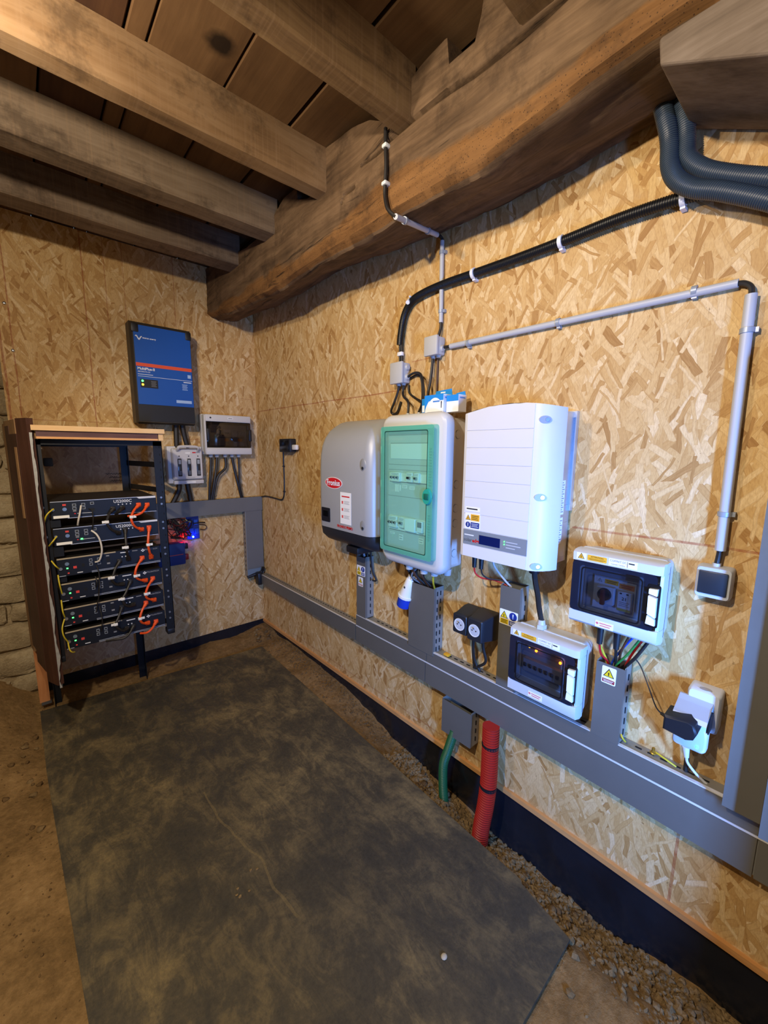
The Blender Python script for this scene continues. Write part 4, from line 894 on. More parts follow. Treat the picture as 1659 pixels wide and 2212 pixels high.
# blue and white cartons on the cabinet
CBLUE = M('carton_blue', '1787d4', .5, var=.03); CWHITE = M('carton_white', 'eef0f2', .5, var=.02); CSIDE = M('carton_side', 'cfd2da', .5, var=.02)
def carton(label, x0, x1, y0, y1, z0, z1, tabh):
    t = thing('carton', label, 'carton', ((x0+x1)/2, (y0+y1)/2, z0))
    MB().box(x0, x1, y0, y1, z0, z1).build('box', CWHITE, t, False)
    MB().prism([(x1-.004, y1-.004, z1), (x1-.004, y0+.002, z1), (x1-.004, y0+.006, z1+tabh), (x1-.004, y1-.012, z1+tabh-.004)], (.002, 0, 0)).build('hanging_tab', CBLUE, t, False)
    MB().box(x0-.0006, x0, y0, y1, z1-.024, z1).build('blue_band', CBLUE, t, False)
    MB().box(x0+.001, x1-.001, y0-.0006, y0, z0+.001, z1-.004).build('side_print', CSIDE, t, False)
    return t
t = carton('blue and white carton with a hanging tab standing on top of the cabinet', 1.275, 1.335, 1.087, 1.187, 1.651, 1.722, .026)
poly_plate('blue_swirl', t, 'R', [(1.187, 1.651), (1.187, 1.722), (1.150, 1.722)]+[(1.150+.030*math.sin(k*PI/10)*1.2, 1.715-.064*k/5) for k in range(6)], XW-1.2744, CBLUE)
poly_plate('white_disc', t, 'R', [(1.130+.042*math.cos(k*PI/12), 1.655+.055*math.sin(k*PI/12)) for k in range(13)], XW-1.2736, CWHITE)
bars(t, 'small_print', 'R', 1.105, 1.140, 1.690, 1.700, 1, XW-1.2730, M('carton_ink', '4b86c8', .6), .6); plate('dark_picture', t, 'R', 1.094, 1.098, 1.668, 1.694, XW-1.2730, INK, .0004)
MB().box(1.3305, 1.3325, 1.125, 1.150, 1.734, 1.739).build('tab_slot', CWHITE, t, False)
m = MB().box(1.283, 1.325, 1.0858, 1.0864, 1.706, 1.712); m.build('small_print', M('carton_ink', '4b86c8', .6), t, False)
t = carton('narrower blue and white carton behind the tabbed one on the cabinet', 1.290, 1.340, 1.024, 1.083, 1.651, 1.716, .016)
m = MB().box(1.298, 1.330, 1.0228, 1.0234, 1.702, 1.707); m.build('small_print', M('carton_ink', '4b86c8', .6), t, False)
t = thing('carton', 'slim blue and white carton standing nearest the cabinet glands', 'carton', (1.30, 1.20, 1.651))
MB().box(1.285, 1.325, 1.190, 1.212, 1.651, 1.712).build('box', CBLUE, t, False); MB().box(1.2843, 1.285, 1.192, 1.210, 1.658, 1.685).build('white_print', CWHITE, t, False)
# bundle below the cabinet
for k, (ya, yb, xa, mt, w) in enumerate(((1.30, 1.29, 1.31, CABLE, 'black cable, the outermost in the bundle under the green-doored cabinet'), (1.275, 1.27, 1.33, CABLE, 'black cable behind the white and blue plug under the cabinet'), (1.255, 1.24, 1.29, WIREBROWN, 'brown wire in the bundle under the green-doored cabinet'), (1.235, 1.22, 1.32, CABLE, 'black cable in the middle of the bundle above the broad open riser'), (1.21, 1.205, 1.30, WIREBROWN, 'brown wire curving into the broad open riser'), (1.19, 1.19, 1.33, CABLE, 'black cable close to the open corner of the broad riser'), (1.12, 1.172, 1.29, EYEL, 'green and yellow earth wire bending into the broad open riser'), (1.225, 1.25, 1.275, M('wire_grey', '77777a', .5), 'grey wire crossing the bundle under the cabinet'))):
    cable('cable', w, 'cable', [(XW-.09 if k % 2 else XW-.12, ya, .985), ((xa+1.30)/2, (ya+yb)/2+(.02 if k % 2 else -.014), .93), (1.365 if k % 2 else 1.355, yb, .865), (1.365, yb, .80)], .0065 if mt is CABLE else .004, mt)
# white and blue industrial plug
t = thing('industrial_connector', 'white and blue industrial connector hanging beside the broad open riser', 'connector', (1.34, 1.35, .80))
ax = Vector((0, .052, -.17)).normalized(); c0 = Vector((1.338, 1.306, .915))
CEEW = M('connector_ivory', 'e8e4d6', .4, var=.02); CEEB = M('connector_blue', '1838a8', .4, var=.05)
sec = lambda s, r, q=1.0: [c0+ax*s+Vector((r*math.cos(k*PI/8), 0, 0))+Vector((0, 1, .3)).normalized()*r*q*math.sin(k*PI/8) for k in range(16)]
MB().loft([sec(0, .014), sec(.02, .016), sec(.024, .020), sec(.06, .026), (sec(.095, .033)), sec(.112, .036), sec(.114, .041), sec(.124, .041)]).build('body', CEEW, t)
MB().loft([sec(.124, .036), sec(.128, .037), sec(.175, .036), sec(.178, .033)]).build('sleeve', CEEB, t)
MB().tube([c0+ax*.02+Vector((-.01, -.015, 0)), c0+ax*.012+Vector((-.012, -.035, .012)), c0+ax*.02+Vector((-.008, -.05, .014))], .007, 6).build('lever', CEEW, t)
m = MB().ball(c0+ax*.065+Vector((-.028, 0, 0)), .003, .005, .006); m.build('screw', M('dark_screw', '3c3f42', .4, .5), t)
cable('cable', 'thin black cable looping down the board beside the slim riser', 'cable', [(1.362, 1.640, 1.01), (1.366, 1.642, .92), (1.372, 1.635, .85), (1.380, 1.615, .80), (1.375, 1.640, .795)], .005, CABLE)
for k, (ya, yb, dd) in enumerate(((1.70, 1.71, .045), (1.685, 1.69, .05), (1.665, 1.672, .04))): cable('cable', ('black cable dropping from the grey inverter into the slim riser, beside its two twins', 'middle cable of three between the grey inverter and the slim riser', 'cable nearest the slotted side, between the grey inverter and the slim riser')[k], 'cable', [(XW-dd-.02, ya, .975), (XW-dd, (ya+yb)/2, .945), (XW-.035, yb, .90)], .006, (CABLE, M('cable_silver', '8e9298', .4), CABLE)[k])
cable('cable', 'thin grey lead hanging under the grey inverter toward the slim riser', 'cable', [(1.31, 1.79, 1.005), (1.325, 1.775, .965), (1.345, 1.735, .945), (1.355, 1.71, .94)], .003, M('cable_silver', '8e9298', .4))
# leads of the white inverter
cable('cable', 'red lead curving from the white inverter to the stickered riser', 'cable', [(1.30, .925, 1.048), (1.305, .922, 1.020), (1.32, .90, 1.002), (1.345, .86, .998), (1.36, .81, .985)], .0032, WIRERED)
cable('cable', 'thin black lead beside the red one under the white inverter', 'cable', [(1.30, .893, 1.048), (1.305, .888, 1.022), (1.325, .87, 1.006), (1.35, .83, 1.003), (1.36, .80, .985)], .0032, CABLE)
cable('cable', 'pale grey lead dropping from the white inverter into the riser', 'cable', [(1.32, .855, 1.096), (1.325, .850, 1.06), (1.345, .815, 1.01), (1.355, .79, .985)], .004, GREY)
cable('cable', 'thick black cable from the white inverter down to the gland of the lower grey enclosure', 'cable', [(1.295, .672, 1.09), (1.300, .668, 1.05), (1.312, .662, 1.00), (1.328, .662, .95), (1.338, .655, .900)], .0095, CABLE)
# wires between the upper grey enclosure and its riser
for k, (a, b, mt, w) in enumerate((((1.345, .476, .950), (1.368, .441, .825), EYEL, 'yellow and green earth wire slanting into the riser with one hazard sticker'), ((1.330, .455, .895), (1.365, .437, .825), WIRERED, 'red wire below the first connector of the upper grey enclosure'), ((1.330, .406, .895), (1.365, .413, .825), CABLE, 'black wire below the second connector of the upper grey enclosure'), ((1.345, .375, .948), (1.368, .405, .830), WIREBROWN, 'brown wire from the upper grey enclosure into its riser'), ((1.345, .345, .948), (1.362, .410, .825), EGRN, 'green wire crossing from the upper grey enclosure into its riser'), ((1.350, .340, .945), (1.364, .385, .830), WIRERED, 'red wire furthest under the upper grey enclosure'), ((1.345, .325, .945), (1.362, .383, .830), CABLE, 'black cable curving from under the upper grey enclosure into its riser'), ((1.352, .365, .945), (1.368, .425, .825), WIREBLUE, 'blue wire among those entering the riser with one hazard sticker'))):
    a, b = Vector(a), Vector(b); mid = a.lerp(b, .5)+Vector((-.008+.004*(k % 3), .006*(k % 2), -.006)); cable('wire', w, 'wire', [a, mid, b, b-Vector((0, 0, .03))], .0035 if mt is not CABLE else .0048, mt)
# double black socket
def socket(label, y0, y1, z0, z1):
    t = thing('wall_socket', label, 'socket', (XW-.05, (y0+y1)/2, z0))
    SK = M('socket_black', '1f2126', .5, var=.04)
    MB().loft([[(XW-d, a, z) for a, z in rrect(y0+e, y1-e, z0+e, z1-e, .006, 3)] for d, e in ((.002, -.010), (.03, -.010), (.095, 0), (.112, 0), (.116, .003))]).build('body', SK, t, True, 40)
    c = ((y0+y1)/2, (z0+z1)/2)
    rg = lambda d, r: [(XW-d, c[0]+r*math.cos(k*PI/12), c[1]+r*math.sin(k*PI/12)) for k in range(24)]
    o = MB().loft([rg(.1164, .026), rg(.1180, .0255), rg(.1178, .0225), rg(.1168, .021)]).build('insert_ring', WHITE, t)
    MB().loft([rg(.1165, .0215), rg(.1172, .0214)]).build('insert_well', M('socket_well', 'b9bbbd', .4), o)
    MB().cyl((XW-.117, c[0], c[1]+.010), (XW-.122, c[0], c[1]+.010), .003, n=8).build('earth_pin', STEEL, o)
    for s in (-1, 1): MB().cyl((XW-.1172, c[0]+s*.009, c[1]), (XW-.1178, c[0]+s*.009, c[1]), .003, n=8).build('contact_hole', DARK, o)
socket('black wall socket with a white insert, the one next to the broad open riser', .940, 1.010, .752, .834)
socket('black wall socket with a white insert, further from the broad open riser than its twin', .866, .937, .746, .838)
for k, (ya, yb, s) in enumerate(((.945, .940, 'black cable looping from between the two black sockets to the trunking'), (.90, .905, 'black cable hanging in a wide loop below the second black socket'))):
    cable('cable', s, 'cable', [(1.352, ya, .748), (1.352, ya+.002, .70), (1.358, ya-.01*k, .64), (1.366, yb+.02*k, .60), (1.372, yb+.06*k-.01, .582)] if k else [(1.350, ya, .750), (1.352, ya+.006, .68), (1.362, ya+.002, .62), (1.372, ya-.018, .575)], .006, CABLE)
cable('cable', 'black cable dropping straight behind the first black socket into the trunking', 'cable', [(1.372, .962, .748), (1.374, .966, .66), (1.374, .955, .575)], .006, CABLE)
tag(MB().rbox(1.352, 1.372, 1.082, 1.110, .580, .590, .002).build('cable_tie_mount', M('clip_yellow', 'dca321', .5)), 'small yellow clip lying on the trunking beside the broad riser', 'clip')
# plain switch, outlet, adapter
t = thing('wall_switch', 'grey-framed square switch with a plain dark rocker below the vertical conduit', 'switch', (XW-.02, .2, 1.11))
MB().loft([[(XW-d, a, z) for a, z in rrect(.160+e, .238-e, 1.108+e, 1.196-e, .008, 3)] for d, e in ((.001, 0), (.03, 0), (.040, .003))]).build('frame', M('switch_frame', 'b8bcc2', .45, var=.03), t, True, 40)
MB().rbox(XW-.0455, XW-.038, .168, .231, 1.121, 1.184, .003).build('rocker', M('rocker_dark', '23282e', .4), t)
MB().cyl((XW-.02, .199, 1.196), (XW-.02, .199, 1.205), .010, n=12).build('cable_gland', GREY, t)
t = thing('plug_outlet', 'pale outlet with a raised flap holding a black adapter, at the trunking end', 'outlet', (XW-.05, .2, .69))
PO = M('outlet_white', 'cdd0d4', .42, var=.03)
MB().loft([[(XW-d, a, z) for a, z in rrect(.146+e, .220-e, .735+e, .850-e, .008, 3)] for d, e in ((.001, 0), (.050, 0), (.056, .004))]).build('base', PO, t, True, 40)
MB().loft([[(XW-d, a, z) for a, z in ((.236, .824), (.160, .824))]+[(XW-d2, a, z2) for a, z2, d2 in ((.160, zb, db), (.236, zb, db))] for d, zb, db in ((.050, .797, .116), (.056, .786, .124))]).build('flap', M('outlet_flap', 'a9abae', .42, var=.03), t, False)
MB().loft([[(XW-d, a, z) for a, z in rrect(.160+e, .238-e, .682+e, .800-e, .010, 3)] for d, e in ((.056, 0), (.074, 0), (.084, .002), (.087, .005))]).build('plug_housing', PO, t, True, 40)
MB().box(XW-.090, XW-.05, .158, .161, .75, .80).build('flap_edge', M('slot_blue_black', '14161c', .5), t, False)
MB().loft([[(XW-.040+.010*math.cos(k*PI/8), .183+.014*math.sin(k*PI/8), z) for k in range(16)] for z in (.8495, .8512)]).build('oval_mark', M('outlet_flap', 'a9abae', .42, var=.03), t, False)
plate('indicator_light', t, 'R', .176, .181, .696, .704, .0873, LEDG, .0006)
t = thing('power_adapter', 'black power adapter plugged into the pale outlet', 'adapter', (XW-.12, .21, .77))
MB().loft([[(XW-d, a, z) for a, z in ((.248-e, .750+e), (.196, .744+e), (.180+e, .752), (.173+e, .772), (.180+e, .792), (.196, .800-e), (.248-e, .792-e))] for d, e in ((.088, 0), (.150, 0), (.155, .005))]).build('body', M('adapter_black', '15161a', .5), t, True, 40)
MB().cyl((XW-.124, .245, .772), (XW-.124, .262, .776), .0055, .004, 8).build('strain_relief', BLACK, t)
cable('cable', 'thin black lead arcing across the board from the adapter up to the riser', 'cable', [(XW-.124, .260, .7755), (XW-.10, .280, .776), (XW-.055, .312, .80), (XW-.03, .345, .845), (XW-.03, .366, .868)], .0020, CABLE)
t = thing('cable', 'white lead with a tapered plug hanging from the pale outlet to the trunking', 'cable', (1.33, .2, .6))
MB().cyl((1.325, .205, .683), (1.335, .202, .645), .010, .0065, 10).build('plug', M('lead_white', 'd8dade', .4), t)
MB().tube([(1.335, .202, .648), (1.342, .199, .625), (1.352, .183, .600), (1.362, .168, .582), (1.368, .155, .570)], .0036, 8).build('sheath', M('lead_white', 'd8dade', .4), t)
cable('cable', 'dark cable stub rising from the trunking below the pale outlet', 'cable', [(1.375, .206, .575), (1.372, .206, .62), (1.365, .206, .66)], .006, CABLE)
cable('wire', 'yellow and green earth wire on the trunking lip near the pale outlet', 'wire', [(1.372, .285, .590), (1.366, .268, .590), (1.364, .248, .586), (1.370, .228, .576)], .0026, EYEL)
tag(MB().cyl((1.366, .287, .583), (1.366, .287, .605), .006, .004, 6).ball((1.366, .287, .588), .009, .010, .004).build('earth_bolt', M('brass', 'b8923a', .35, .8)), 'small brass earth bolt on the trunking near the pale outlet', 'bolt')
cable('wire', 'short yellow and green wire end at the foot of the riser with one sticker', 'wire', [(1.345, .372, .612), (1.340, .366, .606), (1.348, .362, .594), (1.360, .362, .584)], .0026, EYEL)
# pipes into the ground
tag(MB().corr([(1.355, 1.035, .25), (1.353, 1.045, .20), (1.348, 1.062, .13), (1.342, 1.080, .05), (1.340, 1.078, -.05), (1.338, 1.065, -.15)], .021, .0052, .0012, 16).build('drain_pipe', M('pipe_green', '17562f', .42, var=.12)), 'green ribbed pipe bending from the trunking stub into the ground', 'pipe')
t = thing('corrugated_pipe', 'thick red corrugated pipe bound with black ties rising from the trench to the trunking', 'pipe', (1.30, .81, -.1))
RP = [(1.315, .822, .405), (1.312, .819, .30), (1.306, .815, .17), (1.298, .818, .06), (1.290, .829, -.06), (1.288, .835, -.20)]
MB().corr(RP, .034, .0105, .0045, 20).build('pipe', M('pipe_red', 'a01f14', .42, var=.10), t)
for zz, cx, cy in ((.325, 1.313, .820), (.145, 1.304, .8155)): MB().loft([[(cx+.0345*math.cos(k*PI/10), cy+.0345*math.sin(k*PI/10), zz+h+.004*math.sin(k*PI/10)) for k in range(20)] for h in (-.006, .006)]).build('cable_tie', BLACK, t)
t = thing('cable', 'thin black wire loop poking out beside the short trunking stub', 'cable', (1.36, 1.1, .3)); MB().tube([(1.38, 1.095, .33), (1.37, 1.108, .31), (1.37, 1.112, .285), (1.38, 1.098, .262)], .002, 6).build('sheath', CABLE, t)
# black sensor box by the corner
t = thing('sensor_box', 'small black box with a white bracket on the board wall by the corner', 'box', (1.36, 2.56, 1.48))
MB().rbox(XW-.050, XW-.002, 2.475, 2.585 if False else 2.625, 1.480, 1.570, .005).build('body', BLACK, t)
MB().rbox(XW-.053, XW-.049, 2.488, 2.612, 1.492, 1.560, .003).build('face_plate', M('face_dark', '0c0c0e', .2), t)
MB().rbox(XW-.036, XW-.012, 2.420, 2.476, 1.496, 1.530, .006).build('bracket', M('bracket_white', 'e2dcd2', .5), t)
t = thing('cable', 'thin black cable pinned down the board wall from the small black box', 'cable', (1.39, 2.7, 1.1))
MB().tube([(1.388, 2.640, 1.482), (1.391, 2.648, 1.40), (1.391, 2.645, 1.30), (1.391, 2.650, 1.20), (1.391, 2.665, 1.155), (1.391, 2.70, 1.135), (1.391, 2.80, 1.138), (1.391, 2.93, 1.140), (1.391, 3.03, 1.128)], .0045, 7).build('sheath', CABLE, t)
for y, z in ((2.647, 1.38), (2.648, 1.20), (2.69, 1.138), (2.86, 1.140), (2.96, 1.139)): MB().rbox(1.383, 1.399, y-.008, y+.008, z-.004, z+.004, .002, 1).build('clip', BLACK, t)

# ================================================================== back wall: blue inverter, boxes, small electronics
t = thing('blue_inverter', 'tall blue and black inverter with an orange stripe on the back wall', 'inverter', (.73, 3.0, 1.65))
CASE = M('case_brown_black', '2a2724', .5, var=.06); BLU = M('inverter_blue', '0b4fa6', .42, var=.03); CAPK = M('cap_black', '131417', .5)
yb, yf = YB-.02, 2.915
m = MB().loft([[(.560, yb, 1.660), (.905, yb, 1.660), (.905, yb, 2.262), (.560, yb, 2.262)], [(.556, yf+.03, 1.655), (.902, yf+.03, 1.655), (.902, yf+.03, 2.255), (.556, yf+.03, 2.255)], [(.566, yf, 1.662), (.893, yf, 1.662), (.893, yf, 2.232), (.566, yf, 2.232)]]); m.build('case', CASE, t, False)
fp = plate('front_panel', t, 'B', .571, .890, 1.768, 2.232, yf, BLU, .004)
for a, b, r in ((.560, .600, 1), (.862, .898, 0)):
    MB().rbox(a, b, yf-.008, yf+.05, 2.188, 2.240, .006).build('corner_cap', CAPK, t)
MB().loft([[(.566, yf+.03, 1.650), (.894, yf+.03, 1.650), (.894, yf+.03, 1.766), (.566, yf+.03, 1.766)], [(.567, yf-.002, 1.668), (.893, yf-.002, 1.668), (.893, yf-.002, 1.766), (.567, yf-.002, 1.766)]]).build('lower_cover', CAPK, t, False)
dd = yf-.0042
plate('orange_stripe', fp, 'B', .572, .889, 1.993, 2.013, dd, M('stripe_orange', 'd9502c', .5), .0006)
m = MB()
for cx, s in ((.590, 1), (.604, -1)): m.tube([(cx-.010, dd-.001, 2.158+.006*s), (cx-.004, dd-.001, 2.158+.010*s), (cx+.004, dd-.001, 2.158-.004*s), (cx+.010, dd-.001, 2.158-.008*s)], .0035, 5)
m.build('wave_emblem', WINK, fp); text('lettering', fp, 'victron energy', (.617, dd-.0006, 2.160), 'B', .0125, WINK, 'LEFT', bold=.0004)
text('lettering', fp, 'MultiPlus-II', (.578, dd-.0006, 1.979), 'B', .021, WINK, 'LEFT', bold=.0006); text('lettering', fp, '48/5000/70-50', (.578, dd-.0006, 1.961), 'B', .0115, WINK, 'LEFT')
bars(fp, 'small_print', 'B', .578, .660, 1.942, 1.950, 1, dd, WINK, .35)
plate('thin_rule', fp, 'B', .578, .888, 1.9335, 1.9355, dd, WINK, .0005); plate('pale_square', fp, 'B', .862, .882, 1.951, 1.972, dd, M('pale_blue_print', '9db8e0', .5), .0005)
bars(fp, 'small_print', 'B', .835, .882, 1.918, 1.928, 1, dd, WINK, .5); bars(fp, 'small_print', 'B', .825, .858, 1.872, 1.912, 5, dd, M('pale_blue_print', '9db8e0', .5), .4)
plate('plate_label', fp, 'B', .785, .878, 1.790, 1.808, dd, M('pale_blue_print', '9db8e0', .5), .0005)
o = plate('display', t, 'B', .588, .684, 1.868, 1.918, dd, BLACK, .002)
for zz, mt in ((1.907, LEDG), (1.885, LEDY)): MB().ball((.600, dd-.003, zz), .0065, .003, .0065, 10).build('indicator_light', mt, o)
bars(o, 'small_print', 'B', .646, .676, 1.875, 1.912, 5, dd-.002, GINK, .25)
# distribution box with window
t = thing('distribution_box', 'pale grey breaker box with a smoked window on the back wall', 'enclosure', (1.14, 3.02, 1.46))
PW = M('box_pale', 'cfccc6', .45, var=.03)
MB().rbox(.966, 1.328, YB-.055, YB-.001, 1.458, 1.742, .010).build('body', PW, t)
MB().rbox(.978, 1.306, YB-.105, YB-.050, 1.688, 1.738, .008).build('upper_band', PW, t); MB().rbox(.972, 1.308, YB-.105, YB-.050, 1.458, 1.508, .008).build('lower_band', PW, t)
MB().rbox(.970, .983, YB-.105, YB-.050, 1.47, 1.735, .005).build('side_band', PW, t)
ip = plate('inner_panel', t, 'B', 1.015, 1.285, 1.522, 1.670, YB-.058, M('inner_mauve', '8d8683', .5), .004)
SMK2 = glass('smoke_clear', '8d8580', .08, .05, '3a3431', .12)
MB().rbox(.984, 1.303, YB-.106, YB-.055, 1.509, 1.687, .006).build('window', SMK2, t)
for a in (.985, 1.287): MB().rbox(a, a+.020, YB-.112, YB-.100, 1.555, 1.640, .004).build('latch', BLACK, t)
o = MB().rbox(1.065, 1.160, YB-.085, YB-.062, 1.585, 1.638, .002).build('circuit_breaker', M('breaker_grey', 'b5aca6', .5), t)
for k in range(2): MB().rbox(1.072+k*.020, 1.088+k*.020, YB-.089, YB-.084, 1.588, 1.636, .002, 1).build('terminal_block', M('terminal_dark', '4a3f3a', .5), o)
MB().rbox(1.112, 1.145, YB-.093, YB-.084, 1.610, 1.615, .002, 1).build('toggle', BLACK, o)
MB().rbox(1.215, 1.257, YB-.083, YB-.062, 1.583, 1.626, .002).build('circuit_breaker', M('breaker_dim2', '8a837e', .5), t)
for a, b in ((1.122, 1.150), (1.218, 1.250)): plate('orange_label', ip, 'B', a, b, 1.553, 1.575, YB-.0625, M('label_orange', 'd98a34', .5), .0006)
o = plate('name_label', t, 'B', 1.134, 1.172, 1.708, 1.722, YB-.1052, LWHITE, .0006); bars(o, 'small_print', 'B', 1.139, 1.167, 1.711, 1.719, 1, YB-.1059, INK, .4)
MB().cyl((1.014, YB-.1045, 1.714), (1.014, YB-.107, 1.714), .006, n=10).build('screw', M('dark_screw', '3c3f42', .4, .5), t)
gx = (1.022, 1.065, 1.125, 1.175, 1.225)
for x in gx: MB().cyl((x, YB-.045, 1.460), (x, YB-.045, 1.438), .017, .015, 12).build('cable_gland', GREY, t)
gp = [((1.022, 1.44), (1.018, 1.36), (1.006, 1.26), (1.000, 1.12), 'black cable leaving the first gland of the pale breaker box straight down'), ((1.125, 1.44), (1.122, 1.36), (1.06, 1.29), (1.024, 1.12), 'black cable swinging across in an S below the pale breaker box'), ((1.175, 1.44), (1.190, 1.34), (1.215, 1.22), (1.240, 1.12), 'black cable slanting from the fourth gland of the pale breaker box to the trunking'), ((1.225, 1.44), (1.224, 1.34), (1.226, 1.22), (1.250, 1.12), 'black cable dropping from the last gland of the pale breaker box'), ((1.065, 1.44), (1.056, 1.36), (1.035, 1.25), (1.012, 1.12), 'black cable between the first and the S-shaped one below the pale breaker box')]
for *p4, lb in gp: cable('cable', lb, 'cable', [(a, YB-.045 if i < 3 else YB-.030, z) for i, (a, z) in enumerate(p4)], .0095 if p4[0][0] != 1.225 else .007, CABLE)
# fuse switch
t = thing('fuse_switch', 'grey three-pole fuse switch with three dark windows below the blue inverter', 'switch', (.84, 3.0, 1.26))
FS = M('fuse_grey', 'cbc8c4', .45, var=.03); y0 = 2.975
MB().rbox(.730, .955, 3.01, YB-.001, 1.262, 1.515, .008).build('base', FS, t)
MB().loft([[(x, y, z) for x, z in rrect(.752+e, .948-e, 1.288+e, 1.500-e, .012, 3)] for y, e in ((3.012, 0), (2.985, 0), (y0, .008))]).build('cover', FS, t, True, 40)
MB().rbox(.757, .950, 2.985, 3.02, 1.258, 1.284, .005).build('lower_lip', FS, t)
MB().tube([(.785, 2.985, 1.480), (.785, 2.950, 1.500), (.80, 2.946, 1.512), (.89, 2.946, 1.512), (.915, 2.950, 1.500), (.915, 2.985, 1.480)], .009, 8).build('handle', FS, t)
WIN = M('fuse_window', '34363a', .18, var=.15)
for k in range(3):
    a = .783+k*.060; o = MB().rbox(a, a+.026, y0-.003, y0+.004, 1.312, 1.432, .006).build('fuse_window', WIN, t)
    plate('fuse_body', o, 'B', a+.005, a+.021, 1.395, 1.424, y0-.0032, M('fuse_pale', '9aa0a6', .5), .001); plate('fuse_body', o, 'B', a+.005, a+.021, 1.322, 1.350, y0-.0032, M('fuse_mid', '5e6268', .5), .001)
    MB().cyl((a+.012, y0, 1.448), (a+.012, y0-.002, 1.448), .004, n=8).build('test_hole', INK, t)
plate('red_print', t, 'B', .880, .902, 1.468, 1.476, y0-.0002, RED, .0006); plate('grey_print', t, 'B', .904, .930, 1.470, 1.477, y0-.0002, GINK, .0005); plate('name_label', t, 'B', .835, .866, 1.464, 1.474, y0-.0002, LWHITE, .0006)
bars(t, 'small_print', 'B', .84, .89, 1.300, 1.306, 1, y0-.0002, GINK, .4); plate('name_label', t, 'B', .835, .895, 1.264, 1.276, 2.9848, LWHITE, .0006)
cable('cable', 'thick black cable straight down from the blue inverter to the fuse switch', 'cable', [(.800, 3.01, 1.665), (.798, 3.015, 1.60), (.797, 3.02, 1.505)], .017, CABLE)
cable('cable', 'thick black cable leaning over from the blue inverter to the fuse switch', 'cable', [(.838, 3.01, 1.665), (.846, 3.015, 1.60), (.866, 3.02, 1.505)], .017, CABLE)
cable('cable', 'thick black cable curving behind the rack from under the fuse switch', 'cable', [(.800, 3.03, 1.265), (.797, 3.03, 1.22), (.775, 3.035, 1.17), (.745, 3.04, 1.115)], .016, CABLE)
cable('cable', 'thick black cable dropping from the fuse switch into the trunking', 'cable', [(.853, 3.03, 1.265), (.857, 3.03, 1.22), (.866, 3.035, 1.17), (.872, 3.04, 1.115)], .016, CABLE)
# relay board with glowing lights and its wires
t = thing('relay_board', 'small blue circuit board with glowing red and blue lights under the back-wall trunking', 'circuit board', (.87, 3.06, .86))
PCB = M('pcb_blue', '1b2f7a', .4, var=.2)
MB().box(.838, .922, YB-.012, YB-.004, .852, 1.016).build('board', PCB, t, False)
for (a, b, z0, z1) in ((.85, .875, .96, 1.0), (.885, .91, .955, .995), (.852, .88, .90, .935), (.89, .915, .89, .93)): MB().rbox(a, b, YB-.028, YB-.012, z0, z1, .002, 1).build('relay', M('relay_blue', '2450b8', .4), t)
MB().ball((.872, YB-.034, .872), .0065, n=8).build('blue_light', LEDB, t)
t = thing('relay_module', 'small red-lit module beside the blue circuit board', 'circuit board', (.81, 3.06, .87)); MB().box(.785, .832, YB-.012, YB-.003, .862, .925).build('board', M('pcb_red', '6a1512', .4), t, False); MB().ball((.808, YB-.022, .877), .0065, n=8).build('red_light', LEDR, t)
lr = random.Random(5); wl = ['black', 'dark', 'thin black', 'loose black', 'looped black', 'tangled black', 'fine dark', 'slack black']
for i in range(10):
    p = [(lr.uniform(.71, .80), YB-.02-lr.random()*.03, 1.02)]+[(lr.uniform(.70, .86), YB-.02-lr.random()*.045, lr.uniform(.86, 1.0)) for _ in range(4)]+[(lr.uniform(.79, .86), YB-.02, lr.uniform(.86, .95))]
    cable('wire', 'loose black wire in the tangle beside the blue circuit board', 'wire', p, lr.uniform(.0022, .0042), CABLE if i % 4 else M('wire_dark_red', '5e1412', .5), 'tangled wires by the circuit board')
cable('wire', 'short black cable end poking out past the blue circuit board', 'wire', [(.88, YB-.03, .968), (.93, YB-.03, .970), (.962, YB-.02, .965)], .0045, CABLE)
cable('wire', 'thin brown wire loop beyond the blue circuit board', 'wire', [(.925, YB-.012, .953), (.965, YB-.012, .945), (.975, YB-.012, .925), (.958, YB-.012, .912), (.928, YB-.012, .918)], .003, WIREBROWN)
cable('wire', 'white and yellow wire end in front of the blue circuit board', 'wire', [(.822, YB-.05, 1.008), (.838, YB-.052, .992), (.857, YB-.05, .985)], .0032, M('wire_cream', 'd6cf8c', .5))
t = thing('battery_charger', 'dark blue device with an orange line on the back wall beside the rack', 'charger', (.74, 3.03, .69))
MB().rbox(.630, .806, YB-.065, YB-.002, .690, .848, .010).build('body', M('charger_blue', '10306e', .45, var=.04), t); MB().box(.640, .79, YB-.0658, YB-.0648, .762, .766).build('orange_line', ORANGE, t, False)
MB().rbox(.806, .834, YB-.035, YB-.008, .792, .832, .004).build('black_terminal', BLACK, t); MB().rbox(.806, .834, YB-.035, YB-.008, .712, .752, .004).build('red_terminal', M('terminal_red', '8c1710', .45), t)
for i, (x, y, z) in enumerate(((.002, YB-.002, 2.46), (.010, YB-.002, 2.26), (.022, YB-.002, 2.02))):
    tag(MB().ball((x+.0, y, z), .008, .003, .008, 10).build('screw_head', STEEL), 'bright screw head on the back board high above the rack', 'screw', 'screw heads in the back board')

